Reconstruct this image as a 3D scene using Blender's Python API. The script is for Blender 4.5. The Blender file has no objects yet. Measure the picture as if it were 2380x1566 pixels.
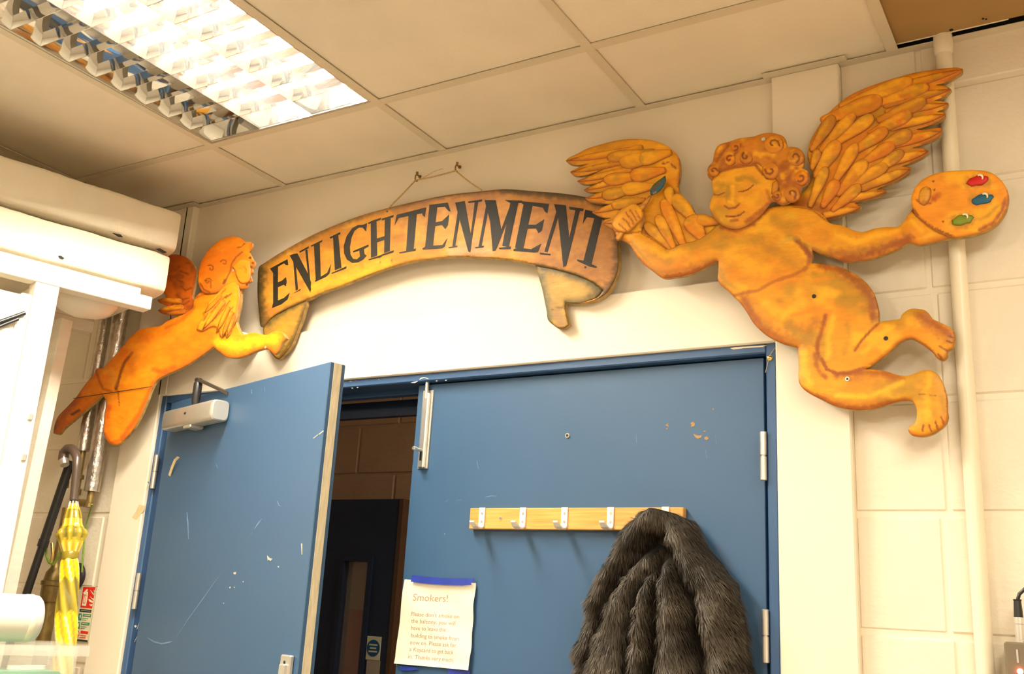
import bpy, math, random
import numpy as np
from mathutils import Vector, Matrix
from mathutils.geometry import delaunay_2d_cdt

random.seed(7)
rng = np.random.default_rng(7)
sc = bpy.context.scene
COL = sc.collection

# ------------------------------------------------------------------ camera
F_PX, YAW, PITCH, ROLL = 2325.3, -0.5479, 0.2706, 0.0575
CAM = Vector((1.7451, -2.0949, 1.5009))
FWD = Vector((math.sin(YAW) * math.cos(PITCH), math.cos(YAW) * math.cos(PITCH), math.sin(PITCH)))
_r0 = Vector((math.cos(YAW), -math.sin(YAW), 0))
_u0 = _r0.cross(FWD)
RIGHT = math.cos(ROLL) * _r0 + math.sin(ROLL) * _u0
UP = -math.sin(ROLL) * _r0 + math.cos(ROLL) * _u0
cam_data = bpy.data.cameras.new('camera')
cam_data.sensor_width = 36.0
cam_data.lens = 36.0 * F_PX / 2380.0
cam_data.clip_start = 0.05
cam = bpy.data.objects.new('camera', cam_data)
cam.matrix_world = Matrix(((RIGHT.x, UP.x, -FWD.x, CAM.x), (RIGHT.y, UP.y, -FWD.y, CAM.y),
                           (RIGHT.z, UP.z, -FWD.z, CAM.z), (0, 0, 0, 1)))
COL.objects.link(cam)
sc.camera = cam

# ------------------------------------------------------------------ world, lights, exposure
sc.view_settings.view_transform = 'Standard'
sc.view_settings.look = 'None'
sc.view_settings.gamma = 1.0
sc.view_settings.use_curve_mapping = False
sc.view_settings.exposure = 0.3
sc.cycles.use_denoising = True
sc.cycles.max_bounces = 10
sc.cycles.diffuse_bounces = 5
sc.cycles.glossy_bounces = 6
sc.cycles.transparent_max_bounces = 8
sc.cycles.sample_clamp_indirect = 6.0
sc.cycles.blur_glossy = 0.6
LIGHT = (1.0, 0.90, 0.715)
world = bpy.data.worlds.new('room_ambient')
sc.world = world
world.use_nodes = True
world.node_tree.nodes['Background'].inputs[0].default_value = (1.0, 0.85, 0.62, 1)
world.node_tree.nodes['Background'].inputs[1].default_value = 0.12


def area_light(name, loc, sx, sy, power, rot=(0, 0, 0)):
    d = bpy.data.lights.new(name, 'AREA')
    d.shape = 'RECTANGLE'
    d.size, d.size_y, d.energy, d.color = sx, sy, power, LIGHT
    o = bpy.data.objects.new(name, d)
    o.location = loc
    o.rotation_euler = rot
    COL.objects.link(o)
    return o


TUBE_POWER = 400.0
# the other recessed ceiling fittings of the same room, unseen; the nearest is boosted as fill for the right wall
for lx, ly, pw in ((-0.08, -3.6, 78), (2.32, -3.6, 76), (2.32, -1.5, 24)):
    area_light('room_light', (lx, ly, 2.735), 0.56, 1.15, pw)

# ------------------------------------------------------------------ helpers
def ray(x, y):
    return FWD + RIGHT * ((x - 1190.0) / F_PX) - UP * ((y - 783.0) / F_PX)


def atY(x, y, Y=0.0):
    d = ray(x, y)
    return CAM + d * ((Y - CAM.y) / d.y)


def atZ(x, y, Z):
    d = ray(x, y)
    return CAM + d * ((Z - CAM.z) / d.z)


def atP(x, y, o, n):
    d = ray(x, y)
    return CAM + d * ((Vector(o) - CAM).dot(n) / d.dot(n))


def zt(x0, y0, s):
    """converter from coordinates measured on an enlargement to photo coordinates"""
    return lambda pts: [(x0 + p[0] / s, y0 + p[1] / s) for p in pts]


def lin(c):
    c = np.asarray(c, float) / 255.0
    return np.where(c <= 0.04045, c / 12.92, ((c + 0.055) / 1.055) ** 2.4)


def L3(*c):
    return tuple(float(v) for v in lin(c))


class MB:
    def __init__(self):
        self.v, self.f = [], []

    def add(self, vs, fs):
        o = len(self.v)
        self.v += [tuple(v) for v in vs]
        self.f += [tuple(i + o for i in f) for f in fs]
        return self

    def box(self, lo, hi, M=None):
        x0, y0, z0 = lo
        x1, y1, z1 = hi
        vs = [Vector(p) for p in ((x0, y0, z0), (x1, y0, z0), (x1, y1, z0), (x0, y1, z0),
                                  (x0, y0, z1), (x1, y0, z1), (x1, y1, z1), (x0, y1, z1))]
        if M is not None:
            vs = [M @ v for v in vs]
        return self.add(vs, [(3, 2, 1, 0), (4, 5, 6, 7), (0, 1, 5, 4), (1, 2, 6, 5), (2, 3, 7, 6), (3, 0, 4, 7)])

    def bbox(self, lo, hi, b, M=None):
        """box with chamfered edges"""
        lo, hi = Vector(lo), Vector(hi)
        c = (lo + hi) / 2
        h = (hi - lo) / 2
        b = min(b, h.x * .49, h.y * .49, h.z * .49)
        vs, idx = [], {}
        for sx in (-1, 1):
            for sy in (-1, 1):
                for sz in (-1, 1):
                    for ax in range(3):
                        p = [sx * (h.x - b), sy * (h.y - b), sz * (h.z - b)]
                        p[ax] = (sx, sy, sz)[ax] * h[ax]
                        idx[(sx, sy, sz, ax)] = len(vs)
                        vs.append(c + Vector(p))
        fs = []
        for ax in range(3):
            o1, o2 = [a for a in range(3) if a != ax]
            for s in (-1, 1):
                q = []
                for a, d in ((-1, -1), (1, -1), (1, 1), (-1, 1)):
                    k = [0, 0, 0]
                    k[ax], k[o1], k[o2] = s, a, d
                    q.append(idx[(*k, ax)])
                fs.append(q)
            for a in (-1, 1):
                for d in (-1, 1):
                    q = []
                    k = [0, 0, 0]
                    k[o1], k[o2] = a, d
                    for s, m in ((-1, o1), (1, o1), (1, o2), (-1, o2)):
                        k[ax] = s
                        q.append(idx[(*k, m)])
                    fs.append(q)
        for sx in (-1, 1):
            for sy in (-1, 1):
                for sz in (-1, 1):
                    fs.append([idx[(sx, sy, sz, a)] for a in range(3)])
        if M is not None:
            vs = [M @ v for v in vs]
        return self.add(vs, fs)

    def tube(self, path, r, n=10, cap=True):
        path = [Vector(p) for p in path]
        rs = r if isinstance(r, (list, tuple)) else [r] * len(path)
        rings, up = [], None
        for i, p in enumerate(path):
            a = path[max(i - 1, 0)]
            b = path[min(i + 1, len(path) - 1)]
            t = (b - a).normalized()
            if up is None:
                up = t.orthogonal().normalized()
            up = (up - t * up.dot(t)).normalized()
            w = t.cross(up)
            rings.append([p + (up * math.cos(2 * math.pi * k / n) + w * math.sin(2 * math.pi * k / n)) * rs[i] for k in range(n)])
        vs = [v for rg in rings for v in rg]
        fs = [(i * n + k, i * n + (k + 1) % n, (i + 1) * n + (k + 1) % n, (i + 1) * n + k)
              for i in range(len(path) - 1) for k in range(n)]
        if cap:
            fs += [tuple(range(n))[::-1], tuple((len(path) - 1) * n + k for k in range(n))]
        return self.add(vs, fs)

    def lathe(self, base, axis, prof, n=20):
        """prof: list of (distance along axis, radius)"""
        base, ax = Vector(base), Vector(axis).normalized()
        return self.tube([base + ax * d for d, _ in prof], [max(r, 1e-4) for _, r in prof], n)

    def slab(self, pts, depth):
        """front polygon (list of Vectors) pushed back by vector depth, closed"""
        n = len(pts)
        pts = [Vector(p) for p in pts]
        vs = pts + [p + Vector(depth) for p in pts]
        return self.add(vs, [tuple(range(n)), tuple(range(2 * n - 1, n - 1, -1))] +
                        [(k, k + n, (k + 1) % n + n, (k + 1) % n) for k in range(n)])

    def build(self, name, mat, parent=None, smooth=False, fix=True):
        me = bpy.data.meshes.new(name)
        me.from_pydata(self.v, [], self.f)
        if fix:
            import bmesh
            bm = bmesh.new()
            bm.from_mesh(me)
            bmesh.ops.recalc_face_normals(bm, faces=bm.faces)
            bm.to_mesh(me)
            bm.free()
        return link(name, me, mat, parent, smooth)


def link(name, me, mat, parent=None, smooth=False):
    if mat is not None and not me.materials:
        me.materials.append(mat)
    if smooth:
        me.polygons.foreach_set('use_smooth', [True] * len(me.polygons))
        if smooth != 'all':
            try:
                me.set_sharp_from_angle(angle=math.radians(40))
            except Exception:
                pass
    o = bpy.data.objects.new(name, me)
    COL.objects.link(o)
    if parent is not None:
        o.parent = parent
    return o


def empty(name, label, cat, group=None):
    o = bpy.data.objects.new(name, None)
    o.empty_display_size = 0.05
    COL.objects.link(o)
    return tag(o, label, cat, group)


def tag(o, label, cat, group=None):
    o['label'] = label
    o['category'] = cat
    if group:
        o['group'] = group
    return o


def struct(o, label=None):
    o['kind'] = 'structure'
    if label:
        o['label'] = label
    return o


def base_at(o):
    """move an empty to the base centre of its parts, leaving the parts where they are"""
    pts = []
    for c in o.children_recursive:
        if c.type == 'MESH':
            co = np.empty(len(c.data.vertices) * 3)
            c.data.vertices.foreach_get('co', co)
            co = co.reshape(-1, 3) + np.array(c.location)
            pts += [co.min(0), co.max(0)]
    pts = np.array(pts)
    lo, hi = pts.min(0), pts.max(0)
    p = Vector(((lo[0] + hi[0]) / 2, (lo[1] + hi[1]) / 2, lo[2]))
    o.location = p
    for c in o.children:
        c.matrix_parent_inverse = Matrix.Translation(-p)


# ------------------------------------------------------------------ materials
def mat(name, col, rough=0.6, var=0.06, scale=8.0, bump=0.0, bscale=60.0, metal=0.0, attr=None, stretch=None,
        spec=0.5, col2=None, emit=None, alpha=None, coat=0.0, trans=None):
    m = bpy.data.materials.new(name)
    m.use_nodes = True
    nt = m.node_tree
    b = nt.nodes['Principled BSDF']
    b.inputs['Roughness'].default_value = rough
    b.inputs['Metallic'].default_value = metal
    b.inputs['Specular IOR Level'].default_value = spec
    b.inputs['Coat Weight'].default_value = coat
    tc = nt.nodes.new('ShaderNodeTexCoord')
    mp = nt.nodes.new('ShaderNodeMapping')
    nt.links.new(tc.outputs['Object'], mp.inputs[0])
    if stretch:
        mp.inputs['Scale'].default_value = stretch
    nz = nt.nodes.new('ShaderNodeTexNoise')
    nz.inputs['Scale'].default_value = scale
    nz.inputs['Detail'].default_value = 5
    nt.links.new(mp.outputs[0], nz.inputs['Vector'])
    mx = nt.nodes.new('ShaderNodeMix')
    mx.data_type = 'RGBA'
    rmp = nt.nodes.new('ShaderNodeMapRange')
    rmp.inputs[1].default_value, rmp.inputs[2].default_value = 0.3, 0.7
    nt.links.new(nz.outputs[0], rmp.inputs[0])
    nt.links.new(rmp.outputs[0], mx.inputs[0])
    if attr:
        at = nt.nodes.new('ShaderNodeAttribute')
        at.attribute_name = attr
        mul = nt.nodes.new('ShaderNodeMix')
        mul.data_type = 'RGBA'
        mul.blend_type = 'MULTIPLY'
        mul.inputs[0].default_value = 1
        mx.inputs[6].default_value = (1 - var, 1 - var * 1.15, 1 - var * 1.3, 1)
        mx.inputs[7].default_value = (1 + var, 1 + var, 1 + var, 1)
        nt.links.new(at.outputs['Color'], mul.inputs[6])
        nt.links.new(mx.outputs[2], mul.inputs[7])
        out = mul.outputs[2]
    else:
        c2 = col2 or tuple(max(0, v * (1 - 2 * var)) for v in col)
        mx.inputs[6].default_value = (*c2, 1)
        mx.inputs[7].default_value = (*col, 1)
        out = mx.outputs[2]
    nt.links.new(out, b.inputs['Base Color'])
    if bump:
        n2 = nt.nodes.new('ShaderNodeTexNoise')
        n2.inputs['Scale'].default_value = bscale
        n2.inputs['Detail'].default_value = 4
        nt.links.new(mp.outputs[0], n2.inputs['Vector'])
        bp = nt.nodes.new('ShaderNodeBump')
        bp.inputs['Strength'].default_value = bump
        bp.inputs['Distance'].default_value = 0.004
        nt.links.new(n2.outputs[0], bp.inputs['Height'])
        nt.links.new(bp.outputs[0], b.inputs['Normal'])
    if emit:
        b.inputs['Emission Color'].default_value = (*emit[0], 1)
        b.inputs['Emission Strength'].default_value = emit[1]
    if alpha is not None:
        b.inputs['Alpha'].default_value = alpha
    if trans:
        b.inputs['Transmission Weight'].default_value = trans
    m['procedural'] = True
    return m


M = {}
M['wall'] = mat('cream_wall_paint', (0.83, 0.755, 0.62), 0.5, 0.035, 3, 0.12, 45)
M['block'] = mat('painted_block', (0.81, 0.735, 0.605), 0.5, 0.05, 6, 0.45, 55)
M['mortar'] = mat('painted_mortar', (0.80, 0.725, 0.565), 0.6, 0.06, 8, 0.5, 70)
M['tile'] = mat('mineral_tile', (0.80, 0.72, 0.58), 0.9, 0.05, 4, 0.2, 220)
M['tee'] = mat('ceiling_grid_enamel', (0.66, 0.58, 0.435), 0.5, 0.03, 10)
M['angle'] = mat('wall_angle_paint', (0.66, 0.58, 0.45), 0.5, 0.06, 10)
M['void'] = mat('dark_void', (0.012, 0.010, 0.008), 0.9, 0.1, 5)
M['soffit'] = mat('brown_soffit_board', (0.40, 0.235, 0.085), 0.75, 0.1, 3)
M['store'] = mat('brown_store_wall', (0.30, 0.20, 0.13), 0.7, 0.2, 2)
M['floor'] = mat('pale_vinyl', (0.46, 0.385, 0.29), 0.5, 0.08, 3)
M['blue'] = mat('blue_gloss_paint', (0.041, 0.106, 0.220), 0.42, 0.05, 2.5, 0.06, 25)
M['blue_frame'] = mat('blue_frame_paint', (0.038, 0.100, 0.235), 0.42, 0.07, 4, 0.1, 30)
M['edge_wood'] = mat('bare_lipping', (0.72, 0.64, 0.46), 0.6, 0.14, 20, stretch=(8, 8, 1))
M['alu'] = mat('satin_aluminium', (0.78, 0.77, 0.73), 0.33, 0.04, 30, metal=0.85)
M['hookw'] = mat('white_coated_hook', (0.84, 0.82, 0.77), 0.35, 0.03, 20)
M['hinge'] = mat('hinge_steel', (0.75, 0.73, 0.68), 0.3, 0.06, 30, metal=0.8)
M['closer'] = mat('silver_closer_paint', (0.62, 0.60, 0.55), 0.3, 0.04, 20, metal=0.6)
M['black'] = mat('black_metal', (0.015, 0.015, 0.016), 0.35, 0.1, 20)
M['arm'] = mat('dark_steel_arm', (0.12, 0.10, 0.08), 0.35, 0.1, 20, metal=0.6)
M['brass'] = mat('dull_brass', (0.36, 0.25, 0.09), 0.4, 0.2, 30, metal=0.7)
M['bright_brass'] = mat('bright_brass', (0.85, 0.62, 0.2), 0.25, 0.05, 30, metal=1)
M['board'] = mat('painted_plywood', (1, 1, 1), 0.5, 0.10, 34, 0.16, 90, attr='paint', stretch=(1, 1, 2.2))
M['ply_edge'] = mat('plywood_edge', (0.50, 0.32, 0.10), 0.7, 0.25, 60)
M['letter'] = mat('black_sign_paint', (0.016, 0.012, 0.007), 0.6, 0.2, 40, spec=0.25)
M['banner'] = mat('varnished_banner', (1, 1, 1), 0.5, 0.12, 26, 0.12, 60, attr='paint', stretch=(1, 1, 3), spec=0.3)
M['string'] = mat('twine', (0.55, 0.38, 0.16), 0.9, 0.15, 200)
M['timber'] = mat('white_painted_timber', (0.86, 0.81, 0.70), 0.5, 0.05, 10, 0.15, 40, stretch=(1, 1, 4))
M['foam'] = mat('white_foam', (0.80, 0.735, 0.585), 0.75, 0.06, 6, 0.35, 90)
M['film'] = mat('white_sheet', (0.86, 0.82, 0.72), 0.4, 0.06, 6)
M['foil'] = mat('silver_foil', (0.75, 0.70, 0.66), 0.28, 0.12, 60, 1.0, 55, metal=0.963)
M['pine'] = mat('varnished_pine', (0.80, 0.44, 0.13), 0.4, 0.0, 6, col2=(0.62, 0.27, 0.055), stretch=(1.2, 1, 22))
M['paper'] = mat('printer_paper', (0.88, 0.81, 0.66), 0.7, 0.03, 12)
M['ink'] = mat('faded_ink', (0.52, 0.30, 0.18), 0.8, 0.1, 30)
M['tape'] = mat('blue_tape', (0.03, 0.06, 0.42), 0.4, 0.15, 30)
M['masking'] = mat('old_tape', (0.75, 0.62, 0.36), 0.5, 0.1, 30)
M['chip'] = mat('exposed_primer', (0.60, 0.55, 0.45), 0.7, 0.15, 30)
M['scuff'] = mat('pale_scuff', (0.16, 0.30, 0.55), 0.6, 0.15, 30)
M['fur'] = mat('grey_brown_fur', (1, 1, 1), 0.6, 0.1, 40, attr='paint', spec=0.35)
M['fur_skin'] = mat('fur_backing', (0.016, 0.013, 0.010), 0.9, 0.2, 20)
M['umbrella'] = mat('yellow_umbrella_film', (1, 1, 1), 0.25, 0.08, 20, attr='paint', spec=0.6)
M['bakelite'] = mat('brown_handle', (0.11, 0.075, 0.055), 0.28, 0.1, 20)
M['sign'] = mat('cream_sign_plastic', (0.80, 0.76, 0.52), 0.4, 0.03, 10)
M['red'] = mat('sign_red', (0.70, 0.02, 0.015), 0.4, 0.04, 10)
M['green'] = mat('sign_green', (0.02, 0.24, 0.15), 0.4, 0.04, 10)
M['signblack'] = mat('sign_black', (0.02, 0.02, 0.02), 0.4, 0.04, 10)
M['signblue'] = mat('sign_blue', (0.01, 0.11, 0.26), 0.4, 0.04, 10)
M['conduit'] = mat('painted_conduit', (0.82, 0.745, 0.585), 0.35, 0.04, 8)
M['greybox'] = mat('grey_enamel_box', (0.16, 0.13, 0.085), 0.5, 0.05, 10)
M['led'] = mat('red_led', (0.8, 0.05, 0.03), 0.3, 0.0, 5, emit=((1.0, 0.12, 0.08), 14))
M['mirror'] = mat('specular_louvre', (0.70, 0.70, 0.685), 0.05, 0.02, 10, metal=0.963)
M['lit'] = mat('lit_tube', (1, 1, 1), 0.3, 0, 5, emit=(LIGHT, TUBE_POWER))
M['dead'] = mat('dead_tube', (0.75, 0.73, 0.68), 0.25, 0.02, 5)
M['clear'] = mat('clear_plastic', (0.85, 0.82, 0.74), 0.15, 0.02, 5, alpha=0.20)
M['teal'] = mat('green_plastic', (0.03, 0.32, 0.18), 0.4, 0.06, 10)
M['corridor'] = mat('corridor_block_paint', (0.50, 0.33, 0.20), 0.7, 0.06, 6, 0.4, 50)
M['dado'] = mat('orange_dado', (0.55, 0.10, 0.02), 0.5, 0.06, 6)
M['navy'] = mat('dark_blue_door', (0.018, 0.032, 0.07), 0.45, 0.08, 4)
M['edge_dark'] = mat('dark_timber_edge', (0.11, 0.055, 0.025), 0.6, 0.1, 9)
M['glass'] = mat('wired_glass', (0.5, 0.45, 0.4), 0.1, 0.02, 5, alpha=0.35)
M['pale_metal'] = mat('kick_plate', (0.45, 0.38, 0.30), 0.45, 0.06, 9)
M['purple'] = mat('dark_purple_plastic', (0.02, 0.010, 0.02), 0.4, 0.1, 10)
M['wire'] = mat('earth_wire', (0.22, 0.42, 0.05), 0.4, 0.2, 60)

# ------------------------------------------------------------------ room shell
ZC = 2.743                        # ceiling grid level
X0 = -0.3717                      # right edge of the first ceiling tee
YB = 0.303                        # first cross tee from the wall
PIER = 0.022
struct(MB().box((-2.2, -5.2, -0.05), (3.6, 3.2, 0)).build('floor', M['floor']), 'pale vinyl floor of the room')

# back wall, block work seen either side of the door surround
FL, FR = -0.803, 1.146            # outside of the door frame
HEAD = 2.104
LP0, LP1 = -0.955, -0.775         # left pier
RP0, RP1 = 1.150, 1.300           # right pier
TOPP = 2.258                      # top of the boarded panel over the door
wall = MB()
wall.box((-2.2, 0.004, 0), (LP0 + .02, 0.16, 3.0))
wall.box((RP1 - .02, 0.004, 0), (3.6, 0.16, 3.0))
wall.box((LP0 + .02, 0.0, TOPP - .1), (RP1 - .02, 0.16, 3.0))
wall.box((LP0 + .02, 0.0, 0), (FL + .01, 0.16, TOPP))
wall.box((FR - .01, 0.0, 0), (RP1 - .02, 0.16, TOPP))
wb = struct(wall.build('wall_back', M['wall']), 'cream painted wall with blockwork beside the door')
courses = [1.06 + 0.2265 * k for k in range(8)]
bk = {}
def block(x0, x1, z0, z1):
    key = (round(x1 - x0, 3), round(z1 - z0, 3))
    if key not in bk:
        w, h = key
        o = MB().bbox((0, 0, 0), (w, 0.03, h), 0.004).build('block', M['block'], wb)
        bk[key] = o.data
    else:
        o = link('block', bk[key], None, wb)
    o.location = (x0, random.uniform(0.0, 0.0015), z0)
for i, z in enumerate(courses):
    zt_ = min(z + 0.2165, ZC + .05)
    xs = [LP0 + .002, LP0 - .045 - .225 * (i % 2), 0, 0]
    xs[2] = xs[1] - .45
    xs[3] = xs[2] - .45
    for a, b_ in ((xs[1], xs[0]), (xs[2], xs[1]), (xs[3], xs[2])):
        block(a + .005, b_ - .005, z, zt_)
    xj = 1.468 + 0.008 * math.sin(i * 2.3)
    block(RP1 - .002, xj - .0035, z, zt_)
    block(xj + .0035, xj + .44, z, zt_)
# door surround: two piers and the boarded head between them
struct(MB().bbox((LP0, -PIER, 0), (FL + .001, 0.02, ZC), 0.003).bbox((FL - .01, -PIER, HEAD - .001), (LP1, 0.02, ZC), .003).build('trim_1', M['wall']), 'smooth painted pier left of the blue doors')
struct(MB().bbox((RP0 - .003, -PIER, 0), (RP1, 0.02, ZC), 0.003).build('trim_2', M['wall']), 'smooth painted pier right of the blue doors')
struct(MB().bbox((LP1 - .001, -PIER + .001, HEAD - .002), (RP0 - .002, 0.02, TOPP), 0.003).build('trim_3', M['wall']), 'painted boarding over the blue doors')
struct(MB().box((-2.3, -5.2, 0), (-2.2, 0.1, 3.0)).build('wall_left', M['wall']), 'cream side wall of the room')
struct(MB().box((3.6, -5.2, 0), (3.7, 0.1, 3.0)).build('wall_right', M['wall']), 'cream side wall of the room')
struct(MB().box((-2.3, -5.3, 0), (3.7, -5.2, 3.0)).build('wall_front', M['store']), 'brown far wall of the room')

# suspended ceiling
ceil = struct(MB().box((-2.3, -5.3, 3.0), (3.7, 0.16, 3.1)).build('ceiling', M['void']), 'suspended ceiling of cream tiles in an exposed grid')
XS = [X0 - 0.6 * 3 + 0.6 * k for k in range(10)]      # right edge of each tee running to the wall
YS = [0.0, -YB, -YB - 1.2, -YB - 2.4, -YB - 3.6, -5.2]
tiles = {}
for i, xr in enumerate(XS[:-1]):
    for j in range(5):
        xa, xb = xr, XS[i + 1] - 0.024
        ya, yb = (YS[j] - (0.024 if j else 0.0)), YS[j + 1]
        if abs(xr - X0) < .01 and j == 1:
            continue                                   # the light fitting
        if abs(xr - (X0 + 1.8)) < .01 and j == 0:
            continue                                   # the open hatch
        key = j
        if key not in tiles:
            o = MB().bbox((-.004, yb - ya - .004, 0), (xb - xa + .004, .004, .015), .003).build('ceiling_tile', M['tile'], ceil)
            tiles[key] = o.data
        else:
            o = link('ceiling_tile', tiles[key], None, ceil)
        o.location = (xa, ya, ZC + 0.0042 + random.uniform(0, .0008))
tm = None
for xr in XS:
    if tm is None:
        b = MB().box((-.024, -5.2, 0), (0, -.018, .0028))
        b.box((-.0135, -5.2, .0028), (-.0105, -.018, .035))
        o = b.build('ceiling_tee', M['tee'], ceil)
        tm = o.data
    else:
        o = link('ceiling_tee', tm, None, ceil)
    o.location = (xr, 0, ZC)
cm = None
for j in (1, 2, 3, 4):
    for i, xr in enumerate(XS[:-1]):
        if cm is None:
            b = MB().box((0, -.024, 0.0002), (.576, 0, .003))
            b.box((0, -.0135, .003), (.576, -.0105, .035))
            o = b.build('cross_tee', M['tee'], ceil)
            cm = o.data
        else:
            o = link('cross_tee', cm, None, ceil)
        o.location = (xr, YS[j], ZC)
# wall angle following the piers
for n, (a, b_, y) in enumerate(((-2.2, LP0, 0), (LP0 - .02, LP1 + .02, -PIER), (LP1, RP0, 0), (RP0 - .02, RP1 + .02, -PIER), (RP1, 3.6, 0))):
    q = MB().box((a, y - .022, ZC - .0015), (b_, y + .001, ZC + .0005))
    q.box((a, y - .0018, ZC), (b_, y, ZC + .024))
    struct(q.build('trim_%d' % (4 + n), M['angle']), 'painted metal angle where the ceiling grid meets the wall')
struct(MB().box((X0 + 1.79, -.0026, ZC + .002), (X0 + 2.40, -.0004, 2.99)).build('trim_10', M['void']), 'dark sheet added to shade the gap above the ceiling line')  # near-black sheet added so the gap over the wall angle reads as shade
# soffit board seen through the open hatch, and the dark space round it
hatch = MB().box((X0 + 1.794, -.300, ZC + .007), (X0 + 2.384, -0.032, ZC + .025))
so = hatch.build('soffit_board', M['soffit'])
tag(so, 'brown boarding seen above the missing ceiling tile', 'board')
MB().box((X0 + 1.70, -.0325, ZC + .0064), (X0 + 1.8 + .22, -.0285, ZC + .025)).build('board_edge', M['wall'], so)['label'] = 'pale front edge of the board'
hb = MB()
c0 = atZ(2372, 42, ZC + .0068)
hb.lathe((c0.x + .012, c0.y - .012, ZC + .0068), (0, 0, -1), [(0, .001), (0, .034), (.002, .034), (.002, .001)], 24)  # near-black disc on the underside, its colour giving the shade of a hole
hb.build('hole', M['void'], so)['label'] = 'near-black disc painting the dark of a round hole in the board'
for cx_, cy_, r_ in ((2211, 69, .004), (2285, 43, .0022), (2292, 44, .002)):
    c0 = atZ(cx_, cy_, ZC + .0068)
    MB().lathe(c0, (0, 0, -1), [(0, r_), (.0015, r_)], 8).build('knot', M['void'], so)

# ------------------------------------------------------------------ corridor beyond the doors
YC = 1.55
cw = MB().box((-3.2, YC, 0), (2.5, YC + .1, 3.0))
cwo = struct(cw.build('wall_corridor', M['mortar']), 'dim blockwork wall of the corridor beyond the doors')
cwo.data.materials[0] = M['corridor']
for i in range(4):
    z = 1.87 + .2265 * i
    for k in range(6):
        x = -2.4 + .45 * k + (.225 if i % 2 else 0)
        kk = ('c',)
        if kk not in bk:
            o = MB().bbox((0, 0, 0), (.440, .02, .2165), .005).build('block', M['corridor'], cwo)
            bk[kk] = o.data
        else:
            o = link('block', bk[kk], None, cwo)
        o.location = (x, YC - .006, z)
dz = 1.487
d = MB().box((-3.2, YC - .008, 0), (2.5, YC - .0005, dz)).build('dado_band', M['dado'], cwo)
d['label'] = 'orange painted dado'
struct(MB().box((-3.2, .16, 2.85), (2.5, YC + .1, 2.9)).build('ceiling_corridor', M['wall']), 'corridor ceiling')
struct(MB().box((-3.3, .16, 0), (-3.2, YC + .1, 2.9)).build('wall_corridor_end', M['corridor']), 'corridor end wall')
struct(MB().box((2.4, .16, 0), (2.5, YC + .1, 2.9)).build('wall_corridor_side', M['corridor']), 'corridor side wall')
area_light('corridor_fill', (0.9, .8, 2.83), .5, .5, 16)  # unseen lamp added to lift the corridor wall, placed so the far door stays dark
# far door standing open along the corridor wall
YD = 1.30
def cp(x, y):
    return atY(x, y, YD)
dl, dr = atY(700, 1200, YD).x, cp(928, 1300).x - .02
dtop = cp(850, 1160).z
vx0, vx1 = cp(793, 1400).x, cp(852, 1400).x
vz1 = cp(820, 1302).z
far = MB()
far.box((dl, YD, .01), (vx0, YD + .045, dtop))
far.box((vx1, YD, .01), (dr, YD + .045, dtop))
far.box((vx0, YD, vz1), (vx1, YD + .045, dtop))
far.box((vx0, YD, .01), (vx1, YD + .045, .9))
fd = struct(far.build('door_3', M['navy']), 'dark blue fire door standing open in the corridor')
fr_ = MB()
g = .018
fr_.box((vx0 - g, YD - .012, .9), (vx0 + .004, YD + .05, vz1 - .0045))
fr_.box((vx1 - .004, YD - .012, .9), (vx1 + g, YD + .05, vz1 - .0045))
fr_.box((vx0 - g, YD - .012, vz1 - .004), (vx1 + g, YD + .05, vz1 + g))
fr_.build('glazing_bead', M['navy'], fd)
MB().box((vx0, YD + .02, .9), (vx1, YD + .026, vz1)).build('pane', M['glass'], fd)
MB().box((dr, YD - .004, .01), (dr + .02, YD + .05, dtop)).build('door_edge', M['edge_dark'], fd)
pc = cp(869, 1506)
sx, sz = .036, .046
pl = MB().bbox((pc.x - sx, YD - .004, pc.z - sz), (pc.x + sx, YD - .0005, pc.z + sz), .001).build('sign_plate', M['sign'], fd)
MB().lathe((pc.x, YD - .0042, pc.z), (0, -1, 0), [(0, .033), (.0012, .033)], 28).build('sign_disc', M['signblue'], pl)
lb = MB()
for k in (-1, 0, 1):
    w = .021 if k else .016
    lb.box((pc.x - w, YD - .0062, pc.z + k * .013 - .003), (pc.x + w, YD - .0053, pc.z + k * .013 + .003))
lb.build('sign_lettering', M['sign'], pl)
p2 = cp(869, 1545)
MB().bbox((p2.x - sx, YD - .003, p2.z - .3), (p2.x + sx - .004, YD - .0005, pc.z - sz - .001), .001).build('push_plate', M['pale_metal'], fd)

# ------------------------------------------------------------------ door frame and leaves
JW = .023
fr = MB()
fr.bbox((FL, -.012, 0), (FL + JW, .14, HEAD), .003)
fr.bbox((FR - JW, -.012, 0), (FR, .14, HEAD), .003)
fr.bbox((FL + JW - .001, -.012, HEAD - JW), (FR - JW + .001, .14, HEAD), .003)
fro = struct(fr.build('trim_9', M['blue_frame']), 'chipped blue painted door frame')
st = MB()
st.box((FL + JW, .058, 0), (FL + JW + .014, .085, HEAD - JW))
st.box((FR - JW - .014, .058, 0), (FR - JW, .085, HEAD - JW))
st.box((FL + JW, .058, HEAD - JW - .014), (FR - JW, .085, HEAD - JW))
st.build('door_stop', M['blue_frame'], fro)
bd = MB()
bd.box((FL + .04, .141, HEAD - .075), (FR - .04, .165, HEAD - .030))
bd.build('head_bead', M['navy'], fro)

def plate(pts_px, plane, depth, mb=None):
    """polygon given in photo coordinates laid on a plane (function px->Vector), with thickness"""
    return (mb or MB()).slab([plane(*p) for p in pts_px], depth)

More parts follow.
